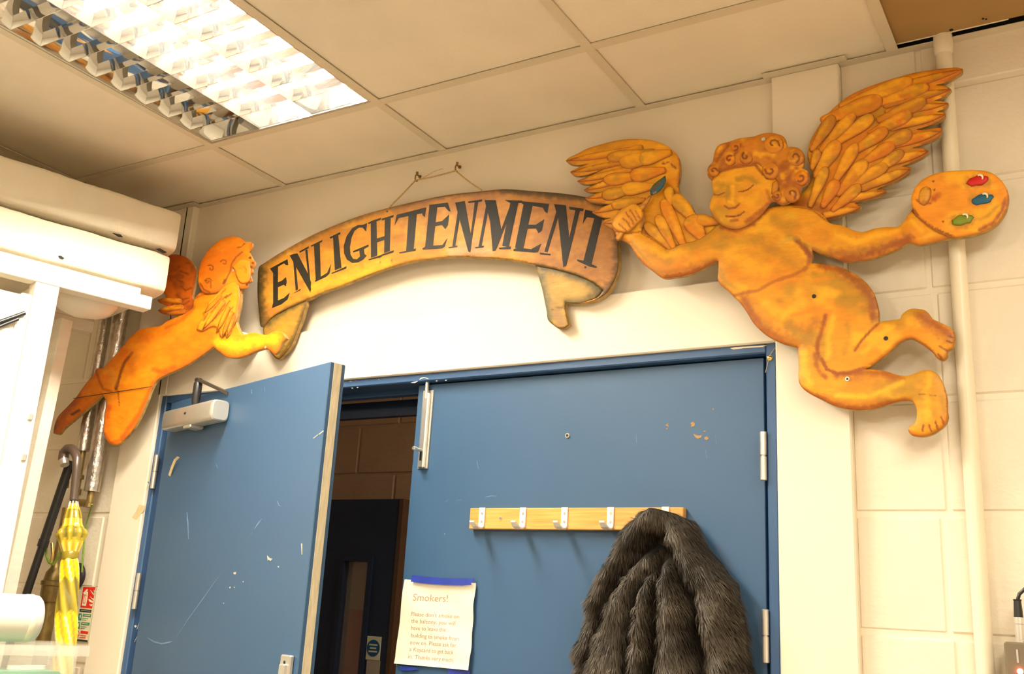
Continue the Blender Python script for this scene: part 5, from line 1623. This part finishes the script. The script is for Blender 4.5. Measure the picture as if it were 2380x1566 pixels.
# ------------------------------------------------------------------ timber rack with foam slabs (left)
RO = Vector((-.606, -.2, 0))
TD = Vector((-.2709, -.9626, 0)).normalized()     # along the rack, away from the wall
MD = Vector((.9626, -.2709, 0)).normalized()      # towards the room
MRK = Matrix((( TD.x, MD.x, 0, RO.x), (TD.y, MD.y, 0, RO.y), (0, 0, 1, 0), (0, 0, 0, 1)))
def rk(x, y, off=0.0):
    q = MRK.inverted() @ atP(x, y, RO + MD * off, MD)
    return q.x, q.z
def foam_slab(name, s0, s1, w0, w1, z0, z1, seed, label):
    """slab with softly rounded, slightly dented edges"""
    nsx, nr = 60, 28
    vs = []
    for i in range(nsx + 1):
        e_ = min(i, nsx - i)
        sh = 1 - (.030 if e_ == 0 else .008 if e_ == 1 else 0)
        s = s0 + (s1 - s0) * (i / nsx)
        for k in range(nr):
            t = 2 * math.pi * (k + .5) / nr
            c, s_ = math.cos(t), math.sin(t)
            px_, pz_ = math.copysign(abs(c) ** .2, c), math.copysign(abs(s_) ** .2, s_)
            d_ = .0010 * math.sin(s * 31 + k * .3 + seed) + .0005 * math.sin(s * 131 + seed * 2 + k)
            vs.append(MRK @ Vector((s, (w0 + w1) / 2 + ((w1 - w0) / 2 * sh) * px_ + d_ * .5, (z0 + z1) / 2 + (z1 - z0) / 2 * sh * pz_ + (d_ if s_ > 0 else d_ * .6))))
    fs = [(i * nr + k, i * nr + (k + 1) % nr, (i + 1) * nr + (k + 1) % nr, (i + 1) * nr + k) for i in range(nsx) for k in range(nr)]
    fs += [tuple(range(nr)), tuple(range(nsx * nr, (nsx + 1) * nr))]
    o = MB().add(vs, fs).build(name, M['foam'], None, True)
    return tag(o, label, 'foam slab', 'foam slabs stacked on the rack')
zt1 = rk(425, 492)[1] + .003
zm = rk(405, 588)[1]
zb_ = rk(405, 688)[1]
foam_slab('foam_slab', 0.0, 1.35, -.50, 0.0, zm + .003, zt1, 1, 'upper white foam slab, stacked just below the ceiling tiles')
foam_slab('foam_slab', 0.012, 1.38, -.49, -.004, zb_, zm - .002, 5, 'lower white foam slab, lying on the timber rack')
fs2 = [o_ for o_ in COL.objects if o_.name == 'foam_slab.001'][0]
for pts_ in ([(136, 594), (142, 594), (150, 600), (146, 602), (139, 599)], [(262, 541), (280, 545), (286, 551), (276, 550)], [(362, 578), (372, 577), (388, 586), (380, 588)]):
    MB().slab([atP(x, y, RO + MD * -.0015, MD) for x, y in pts_], MD * -.003).build('gouge', M['void'], fs2)  # near-black patches paint the shade inside dents
rack = empty('timber_rack', 'white painted timber rack carrying the foam slabs', 'rack')
bt1, bb1 = rk(354, 691)[1], rk(350, 716)[1]
MB().bbox((.085, -.055, bt1), (1.4, -.006, zb_ - .001), .002, MRK).build('batten', M['timber'], rack)
MB().bbox((.052, -.045, bb1 - .006), (1.4, .004, bt1 - .0005), .002, MRK).build('rail', M['timber'], rack)
MB().bbox((.052, -.47, bb1 - .006), (1.4, -.42, bt1 - .0005), .002, MRK).build('rail', M['timber'], rack)
MB().bbox((.085, -.47, bt1), (1.4, -.42, zb_ - .001), .002, MRK).build('batten', M['timber'], rack)
ps0, ps1 = rk(142, 650)[0], rk(88, 633)[0]
for w0, w1 in ((-.052, .002), (-.47, -.42)):
    for dd in (0, .95):
        MB().bbox((ps0 + dd, w0, 0), (ps1 + dd, w1, bb1 - .0065), .002, MRK).build('post', M['timber'], rack)
MB().bbox((ps0 + .004, -.4195, bb1 - .06), (ps1 - .004, -.0525, bb1 - .010), .002, MRK).build('crosspiece', M['timber'], rack)
SZ = 1.215
MB().bbox((.215, -.31, SZ - .018), (1.4, .225, SZ), .002, MRK).build('shelf', M['timber'], rack)
# catches screwed to the post
for x, y in ((72, 968), (57, 1062)):
    s_, z_ = rk(x, y, .002)
    MB().bbox((s_ - .004, .0015, z_ - .010), (s_ + .008, .008, z_ + .008), .002, MRK).build('catch', M['hinge'], rack)
base_at(rack)
# plastic bag bottom showing under the slabs
bg = MB()
bs, bz = .17, bb1 + .005
nb = 18
for i in range(9):
    t = i / 8 * math.pi / 2
    rr = math.cos(t)
    for k in range(nb):
        a = 2 * math.pi * k / nb
        bg.v.append(tuple(MRK @ Vector((bs + .10 * rr ** .7 * math.cos(a) * (1 + .06 * math.sin(3 * a)), -.20 + .085 * rr ** .7 * math.sin(a), zb_ - .004 - (zb_ - bz + .02) * math.sin(t) + .004 * math.sin(a * 5) * rr))))
bg.f = [(i * nb + k, i * nb + (k + 1) % nb, (i + 1) * nb + (k + 1) % nb, (i + 1) * nb + k) for i in range(8) for k in range(nb)] + [tuple(range(nb))]
tag(bg.build('plastic_bag', M['film'], None, 'all'), 'pale bulging plastic bag hanging under the foam slabs', 'bag')

# white boards standing by the wall under the rack
def upright_board(name, pts, Y, t, label, m):
    b = MB().slab([atY(x, y, Y) for x, y in pts], (0, t, 0))
    return tag(b.build(name, m), label, 'board')
YPB = -.30
q0, q1 = atY(172, 742, YPB + .028), atY(55, 1300, YPB + .028)
xr_ = q0.x
q0.z = min(q0.z, bb1 - .012)
lean = (q0.x - q1.x) / (q0.z - q1.z)
MLN = Matrix.Identity(4)
MLN[0][2], MLN[0][3] = lean, -lean * q0.z
bw = MB().bbox((xr_ - .30, YPB, 0), (xr_ - .022, YPB + .018, q0.z + .002), .002, MLN)
pan = empty('display_panel', 'white painted panel with a raised edge strip standing behind the rack post', 'panel')
bw.build('panel', M['timber'], pan)
MB().bbox((xr_ - .030, YPB - .010, 0), (xr_, YPB + .028, q0.z), .002, MLN).build('edge_strip', M['timber'], pan)
for x, y in ((93, 1046), (100, 1062), (46, 1222), (136, 768)):
    c_ = atY(x, y, YPB - .0005)
    c_.x = min(c_.x, xr_ - .036 + lean * (c_.z - q0.z))
    MB().lathe(c_, NY, [(0, .0045), (.001, .004)], 10).build('screw', M['hinge'], pan)
base_at(pan)

# stacked display sheets with black clips left of the post
pad = empty('sheet_pad', 'thick white pad of sheets with black bar clips beside the rack post', 'pad')
s0_, z0_ = rk(60, 690, -.03)
zt_p = z0_
MB().bbox((ps1 + .012, -.050, 1.53), (ps1 + .46, -.012, zt_p), .004, MRK).build('sheets', M['film'], pad)
MB().bbox((ps1 + .0005, -.060, 1.53), (ps1 + .03, -.002, zt_p + .003), .004, MRK).build('end_cap', M['timber'], pad)
for k, (dz_, s2) in enumerate(((-.075, .0), (-.098, .02))):
    ca, cb_ = ((58, 727), (0, 748)) if k == 0 else ((42, 741), (0, 758))
    qa, qb = rk(*ca, .004), rk(*cb_, .004)
    qa = (max(qa[0], ps1 + .006), qa[1])
    gr2 = (qb[1] - qa[1]) / max(qb[0] - qa[0], .02)
    MB().tube([MRK @ Vector((qa[0], .004, qa[1])), MRK @ Vector((qb[0] + .06, .004, qb[1] + gr2 * .06))], .006 - .001 * k, 10).build('clip_bar', M['black'], pad, True)
MB().bbox((ps1 + .03, -.011, 1.54), (ps1 + .44, -.005, zt_p - .10), .001, MRK).build('loose_sheet', M['film'], pad)
base_at(pad)

# ------------------------------------------------------------------ pipes, brass work and umbrella (left alcove)
def col_x(pts, Y):
    return sum(atY(x, y, Y).x for x, y in pts) / len(pts)
YPI = -.05
xa = col_x([(238, 745), (206, 1010)], YPI)
xb_ = col_x([(274, 745), (222, 1120)], YPI)
za = atY(200, 1048, YPI).z
zb2 = atY(215, 1142, YPI).z
def foil_pipe(x, z0, z1, r_, label, seed):
    prof, z = [], 0.0
    rr = random.Random(seed)
    while z < z1 - z0:
        prof.append((z, r_ * (1 + rr.uniform(-.035, .03))))
        z += .012
    prof.append((z1 - z0, r_))
    o = MB().lathe((x, YPI, z0), (0, 0, 1), prof, 22).build('lagged_pipe', M['foil'], None, True)
    tag(o, label, 'pipe', 'foil lagged pipes in the alcove')
    return o
foil_pipe(xa, za, ZC + .1, .020, 'crinkled silver foil lagged pipe ending higher, above the brown umbrella handle', 3)
foil_pipe(xb_, zb2, ZC + .1, .0245, 'crinkled silver foil lagged pipe ending lower, under the cherub knee', 4)
YV = -.055
vx = empty('brass_pipework', 'tarnished brass valves and unions on the pipes below the foil lagging', 'pipework')
def vpos(x, y):
    return atY(x, y, YV)
p = vpos(198, 1062)
MB().lathe((xa, YPI, vpos(190, 1165).z), (0, 0, 1), [(0, .010), (.02, .010), (.022, .016), (.04, .016), (.042, .011), (.07, .011), (.072, .017), (.085, .017), (.087, .010), (za - vpos(190, 1165).z - .0005, .010)], 14).build('valve_stack', M['brass'], vx, True)
MB().lathe((xb_, YPI, vpos(205, 1178).z), (0, 0, 1), [(0, .014), (.012, .014), (.014, .011), (zb2 - vpos(205, 1178).z - .0005, .011)], 14).build('stub', M['brass'], vx, True)
MB().tube([(xa - .002, YPI - .004, vpos(195, 1166).z), (xb_ + .004, YPI - .004, vpos(205, 1170).z)], .012, 12).build('cross_union', M['brass'], vx, True)
MB().bbox((xa - .026, YPI - .03, vpos(195, 1135).z), (xa - .016, YPI - .015, vpos(195, 1118).z), .003).build('lever', M['brass'], vx)
base_at(vx)
# separate brass fitting at the lower left with its earth wire
bv = empty('brass_stopcock', 'large tarnished brass fitting with earth wire behind the umbrella', 'fitting')
fx0 = vpos(118, 1372)
zz = lambda y: vpos(118, y).z
MB().lathe((fx0.x + .006, YV, .30), (0, 0, 1), [(0, .022), (zz(1400) - .30, .022), (zz(1398) - .30, .030), (zz(1380) - .30, .033), (zz(1362) - .30, .033), (zz(1360) - .30, .037), (zz(1350) - .30, .037), (zz(1348) - .30, .031), (zz(1330) - .30, .027), (zz(1318) - .30, .016), (zz(1300) - .30, .014), (zz(1240) - .30, .012), (zz(1180) - .30, .012)], 18).build('valve_body', M['brass'], bv, True)
MB().lathe((fx0.x + .004, YV, zz(1435)), (0, 0, 1), [(0, .024), (.004, .026), (.018, .026), (.022, .020)], 6).build('union_nut', M['brass'], bv)
MB().lathe((fx0.x + .010, YV, zz(1250)), (0, 0, 1), [(0, .017), (.014, .017)], 6).build('union_nut', M['brass'], bv)
MB().tube([atY(118, 1240, YV - .03), atY(108, 1262, YV - .035), atY(107, 1290, YV - .035), atY(114, 1308, YV - .035), atY(124, 1312, YV - .035), atY(134, 1296, YV - .03), atY(150, 1265, YV - .03)], .0035, 8).build('earth_wire', M['wire'], bv, True)
MB().tube([atY(121, 1262, YV - .03), atY(122, 1290, YV - .03), atY(118, 1310, YV - .034)], .005, 8).build('cable_lug', M['bright_brass'], bv, True)
base_at(bv)
ew = MB().tube([vpos(214, 1172), atY(207, 1196, -.03), atY(200, 1222, -.02), atY(197, 1240, -.02), atY(190, 1330, -.02)], .0026, 8)
tag(ew.build('earth_wire', M['wire'], None, True), 'thin green wire hanging below the foil lagged pipe', 'wire')

# umbrella hooked over the pipework
YU = -.135
um = empty('umbrella', 'folded yellow and clear umbrella with brown crook handle', 'umbrella')
U = lambda x, y: atY(x, y, YU)
hp_ = [U(150, 1078), U(147, 1066), U(149, 1052), U(157, 1043), U(167, 1043), U(175, 1052), U(179, 1066), U(178, 1090), U(174, 1130), U(171, 1162)]
hr_ = [.013, .0155, .0155, .015, .0145, .014, .0135, .013, .012, .0115]
MB().tube(hp_, hr_, 16).build('crook_handle', M['bakelite'], um, True)
MB().tube([hp_[0] + (hp_[0] - hp_[1]) * .2, hp_[0], hp_[0].lerp(hp_[1], .7)], [.0135, .0142, .0160], 16).build('ferrule', M['hinge'], um, True)
top, bot = U(171, 1168), U(142, 1640)
MB().lathe(top, (bot - top), [(-.006, .010), (.012, .010)], 14).build('collar', M['black'], um, True)
axis = bot - top
PROF = [(1170, 9), (1180, 14), (1192, 19), (1208, 22), (1222, 23), (1232, 27), (1236, 32), (1246, 34), (1258, 30), (1275, 25), (1290, 19), (1296, 18), (1304, 18.5), (1312, 21), (1330, 22.5), (1360, 23), (1400, 24.5), (1440, 26), (1480, 26), (1520, 25), (1560, 23), (1600, 18), (1640, 8)]
yy_ = np.concatenate([np.linspace(1170, 1310, 60), np.linspace(1312, 1640, 90)])
na = 40
rv = np.interp(yy_, [p_[0] for p_ in PROF], [p_[1] for p_ in PROF]) * .00116
ax = axis.normalized()
e1 = ax.orthogonal().normalized()
e2 = ax.cross(e1)
vs, cols = [], []
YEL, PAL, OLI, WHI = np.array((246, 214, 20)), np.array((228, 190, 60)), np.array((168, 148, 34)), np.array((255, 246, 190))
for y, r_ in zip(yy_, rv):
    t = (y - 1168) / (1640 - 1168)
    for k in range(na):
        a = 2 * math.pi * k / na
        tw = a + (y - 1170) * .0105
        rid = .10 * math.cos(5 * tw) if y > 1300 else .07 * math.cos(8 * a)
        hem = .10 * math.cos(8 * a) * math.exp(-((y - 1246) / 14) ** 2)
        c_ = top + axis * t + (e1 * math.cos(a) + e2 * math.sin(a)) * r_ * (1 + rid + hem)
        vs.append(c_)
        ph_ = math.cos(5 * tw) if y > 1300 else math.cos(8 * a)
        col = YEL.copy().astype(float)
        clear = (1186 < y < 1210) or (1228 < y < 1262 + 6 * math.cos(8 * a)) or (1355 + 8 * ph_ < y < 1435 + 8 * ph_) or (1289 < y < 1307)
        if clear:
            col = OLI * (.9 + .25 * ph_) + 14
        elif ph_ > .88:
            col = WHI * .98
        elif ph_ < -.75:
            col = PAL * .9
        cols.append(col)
nr_ = len(yy_)
fs = [(i * na + k, i * na + (k + 1) % na, (i + 1) * na + (k + 1) % na, (i + 1) * na + k) for i in range(nr_ - 1) for k in range(na)] + [tuple(range(na)), tuple(range((nr_ - 1) * na, nr_ * na))]
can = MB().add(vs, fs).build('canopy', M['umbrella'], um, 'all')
cc = np.ones((len(vs), 4))
cc[:, :3] = lin(np.clip(np.array(cols), 0, 255))
can.data.attributes.new('paint', 'FLOAT_COLOR', 'POINT').data.foreach_set('color', cc.ravel())
tst = (1298 - 1168) / (1640 - 1168)
MB().lathe(top + axis * tst - ax * .011, ax, [(0, .0235), (.001, .0242), (.021, .0242), (.022, .0235)], 26).build('strap', mat('clear_strap', L3(158, 138, 40), .3, .1), um, True)
for k in range(8):
    a = 2 * math.pi * k / 8
    b0 = top + ax * .001 + (e1 * math.cos(a) + e2 * math.sin(a)) * .011
    MB().tube([b0 - ax * .004, b0 + ax * .016 + (e1 * math.cos(a) + e2 * math.sin(a)) * .004], .0028, 6).build('rib_tip', M['hinge'], um)
base_at(um)

# black pole leaning in the alcove
pa, pb_ = atY(160, 1085, -.10), atY(48, 1420, -.122)
dirp = (pb_ - pa).normalized()
end = pa + dirp * ((pa.z - .012) / -dirp.z)
pole = empty('black_pole', 'slim black pole leaning behind the umbrella', 'pole')
MB().tube([pa - dirp * .02, pa.lerp(end, .13)], .0145, 14).build('upper_section', M['black'], pole, True)
MB().tube([pa.lerp(end, .128), end], .0125, 14).build('lower_section', M['black'], pole, True)
MB().tube([pa.lerp(end, .122), pa.lerp(end, .134)], .0165, 14).build('joint_ring', M['black'], pole, True)
base_at(pole)
# dark round bell behind the umbrella
dcn = atY(166, 1338, -.02)
bell = empty('alarm_bell', 'dark round alarm bell on the wall behind the umbrella', 'bell')
MB().lathe((dcn.x, -.0005, dcn.z), (0, -1, 0), [(0, .042), (.008, .042), (.016, .036), (.021, .022), (.023, .003)], 30).build('gong', M['purple'], bell, True)
MB().lathe((dcn.x, -.023, dcn.z), (0, -1, 0), [(0, .008), (.006, .007)], 12).build('boss', M['hinge'], bell, True)
base_at(bell)

# fire extinguisher identification sign
ZS = zt(120, 1300, 5.885)
sg = empty('extinguisher_sign', 'narrow fire extinguisher sign with red pictogram on the block wall', 'sign')
YS_ = -.0028
sc4 = [(435, 372), (606, 372), (492, 1132), (288, 1104)]
spl = lambda off: (lambda x, y: atY(x, y, YS_ - off))
base = plate(ZS([(425, 368), (606, 370), (494, 1134), (286, 1106)]), spl(0), (0, .0022, 0)).build('plate', M['sign'], sg)
def sp_(name, pts, m, off=.0008):
    return plate(ZS(pts), spl(off), (0, .0007, 0)).build(name, M[m], base)
sp_('red_panel', [(432, 376), (597, 378), (552, 668), (392, 655)], 'red')
sp_('pictogram', [(448, 440), (470, 412), (490, 405), (492, 425), (478, 432), (497, 445), (488, 530), (466, 636), (412, 630), (432, 520), (440, 470), (430, 455)], 'sign', .0014)
sp_('pictogram', [(448, 480), (476, 482), (452, 600), (428, 597)], 'red', .0020)
sp_('pictogram', [(454, 490), (469, 491), (448, 592), (434, 590)], 'sign', .0024)
for fl in ([(528, 420), (545, 450), (572, 490), (585, 465), (562, 440), (585, 450), (588, 425), (575, 415), (570, 470), (548, 440)], [(524, 505), (545, 535), (572, 560), (575, 535), (550, 530)], [(500, 545), (520, 580), (560, 592), (565, 565), (540, 560), (515, 540)], [(515, 605), (520, 630), (552, 640), (556, 605), (540, 615)]):
    sp_('pictogram', fl, 'sign', .0014)
sp_('title_bar', [(386, 674), (544, 690), (536, 728), (378, 712)], 'signblack')
sp_('print', [(400, 690), (528, 703), (526, 712), (398, 699)], 'pale_metal', .0014)
for y0, x0 in ((735, 0), (850, -22)):
    sp_('green_square', [(372 + x0, y0), (412 + x0, y0 + 6), (402 + x0, y0 + 98), (356 + x0, y0 + 88)], 'green')
    sp_('pictogram', [(392 + x0, y0 + 20), (400 + x0, y0 + 22), (392 + x0, y0 + 50), (400 + x0, y0 + 52), (380 + x0, y0 + 84), (386 + x0, y0 + 56), (378 + x0, y0 + 54)], 'sign', .0014)
    sp_('green_bar', [(430 + x0, y0 + 5), (540 + x0, y0 + 16), (532 + x0, y0 + 52), (424 + x0, y0 + 40)], 'green')
    sp_('print', [(440 + x0, y0 + 20), (524 + x0, y0 + 28), (522 + x0, y0 + 36), (438 + x0, y0 + 28)], 'sign', .0014)
    for k in (0, 1):
        sp_('print', [(420 + x0 - 4 * k, y0 + 62 + 22 * k), (498 + x0 - 24 * k, y0 + 70 + 20 * k), (496 + x0 - 24 * k, y0 + 76 + 20 * k), (418 + x0 - 4 * k, y0 + 68 + 22 * k)], 'green')
ringp = [(346 + 32 * math.cos(a), 1015 + 52 * math.sin(a)) for a in np.linspace(0, 2 * math.pi, 21)[:-1]]
sp_('red_ring', ringp, 'red')
sp_('ring_centre', [(346 + 23 * math.cos(a), 1015 + 40 * math.sin(a)) for a in np.linspace(0, 2 * math.pi, 17)[:-1]], 'sign', .0014)
sp_('pictogram', [(330, 985), (338, 980), (364, 1042), (356, 1048)], 'red', .0020)
sp_('pictogram', [(335, 1020), (360, 1018), (356, 1038), (334, 1040)], 'signblack', .0018)
sp_('red_bar', [(398, 970), (500, 985), (493, 1022), (392, 1008)], 'red')
for k in (0, 1):
    sp_('print', [(388 - 6 * k, 1032 + 26 * k), (470 - 8 * k, 1040 + 26 * k), (468 - 8 * k, 1050 + 26 * k), (386 - 6 * k, 1042 + 26 * k)], 'red')
sp_('base_bar', [(296, 1082), (492, 1104), (488, 1130), (290, 1106)], 'signblack')
base_at(sg)

# paper roll and clear storage box on the rack shelf
ZQ = zt(0, 1300, 5.8875)
box_s0 = rk(200, 1500, .21)[0]
bzt = rk(120, 1499, .21)[1]
sbx = empty('storage_box', 'clear plastic storage box on the rack shelf below the paper roll', 'storage box')
w0, w1 = .012, .21
s0, s1 = box_s0, box_s0 + .46
rim = MB()
for a, b_ in (((s0 - .008, w1), (s1 + .008, w1 + .008)), ((s0 - .008, w0 - .008), (s1 + .008, w0)), ((s0 - .008, w0), (s0, w1)), ((s1, w0), (s1 + .008, w1))):
    rim.box((a[0], a[1], bzt - .024), (b_[0], b_[1], bzt), MRK)
rim.build('rim', M['clear'], sbx)
bodyb = MB()
i_ = .012
t_ = .002
bodyb.box((s0 + i_, w1 - i_ - t_, SZ + .002), (s1 - i_, w1 - i_, bzt - .003), MRK)
bodyb.box((s0 + i_, w0 + i_, SZ + .002), (s1 - i_, w0 + i_ + t_, bzt - .003), MRK)
bodyb.box((s0 + i_, w0 + i_ + t_, SZ + .002), (s0 + i_ + t_, w1 - i_ - t_, bzt - .003), MRK)
bodyb.box((s1 - i_ - t_, w0 + i_ + t_, SZ + .002), (s1 - i_, w1 - i_ - t_, bzt - .003), MRK)
bodyb.box((s0 + i_, w0 + i_, SZ + .0005), (s1 - i_, w1 - i_, SZ + .0025), MRK)
bodyb.build('tub', M['clear'], sbx)
base_at(sbx)
gz = rk(120, 1556, .12)[1]
gt = MB().bbox((s0 + .03, w0 + .03, SZ + .004), (s1 - .03, w1 - .02, gz), .012, MRK)
gr_ = tag(gt.build('green_tray', M['teal'], None, True), 'green plastic tray inside the clear storage box', 'tray')
def toy(c, L_, w_, ang, label):
    pts = []
    for k in range(14):
        a = 2 * math.pi * k / 14
        x, y = L_ * math.cos(a) * (1 - .2 * math.cos(2 * a)), w_ * math.sin(a)
        pts.append(MRK @ Vector((c[0] + x * math.cos(ang) - y * math.sin(ang), c[1] + x * math.sin(ang) + y * math.cos(ang), gz + .0100)))
    return tag(MB().slab(pts, (0, 0, -.0095)).build('plastic_utensil', M['film']), label, 'utensil')
toy((s0 + .10, .12), .055, .018, .1, 'short cream plastic utensil lying on the green tray')
toy((s0 + .24, .13), .09, .012, .05, 'long slim cream plastic utensil lying on the green tray')
# roll lying across the box
rs, rz = rk(105, 1462, .15)
rl = empty('paper_roll', 'thick white paper roll lying on the clear storage box', 'paper roll')
rr_ = .056
rc = MRK @ Vector((rs + .01, .112, bzt + rr_ + .001))
MB().lathe(rc, TD, [(0, rr_ * .86), (.006, rr_ * .97), (.02, rr_), (.46, rr_), (.462, rr_ * .9)], 40).build('roll', M['film'], rl, True)
MB().lathe(rc - TD * .001, TD, [(0, .018), (.01, .018)], 20).build('core', M['masking'], rl, True)
MB().lathe(rc + TD * .018, TD, [(0, rr_ + .0004), (.001, rr_ + .0012), (.015, rr_ + .0012), (.016, rr_ + .0004)], 40).build('wrapper_band', M['paper'], rl, True)
base_at(rl)

for o_ in (cher, ch2, ban, rail, lum):
    base_at(o_)
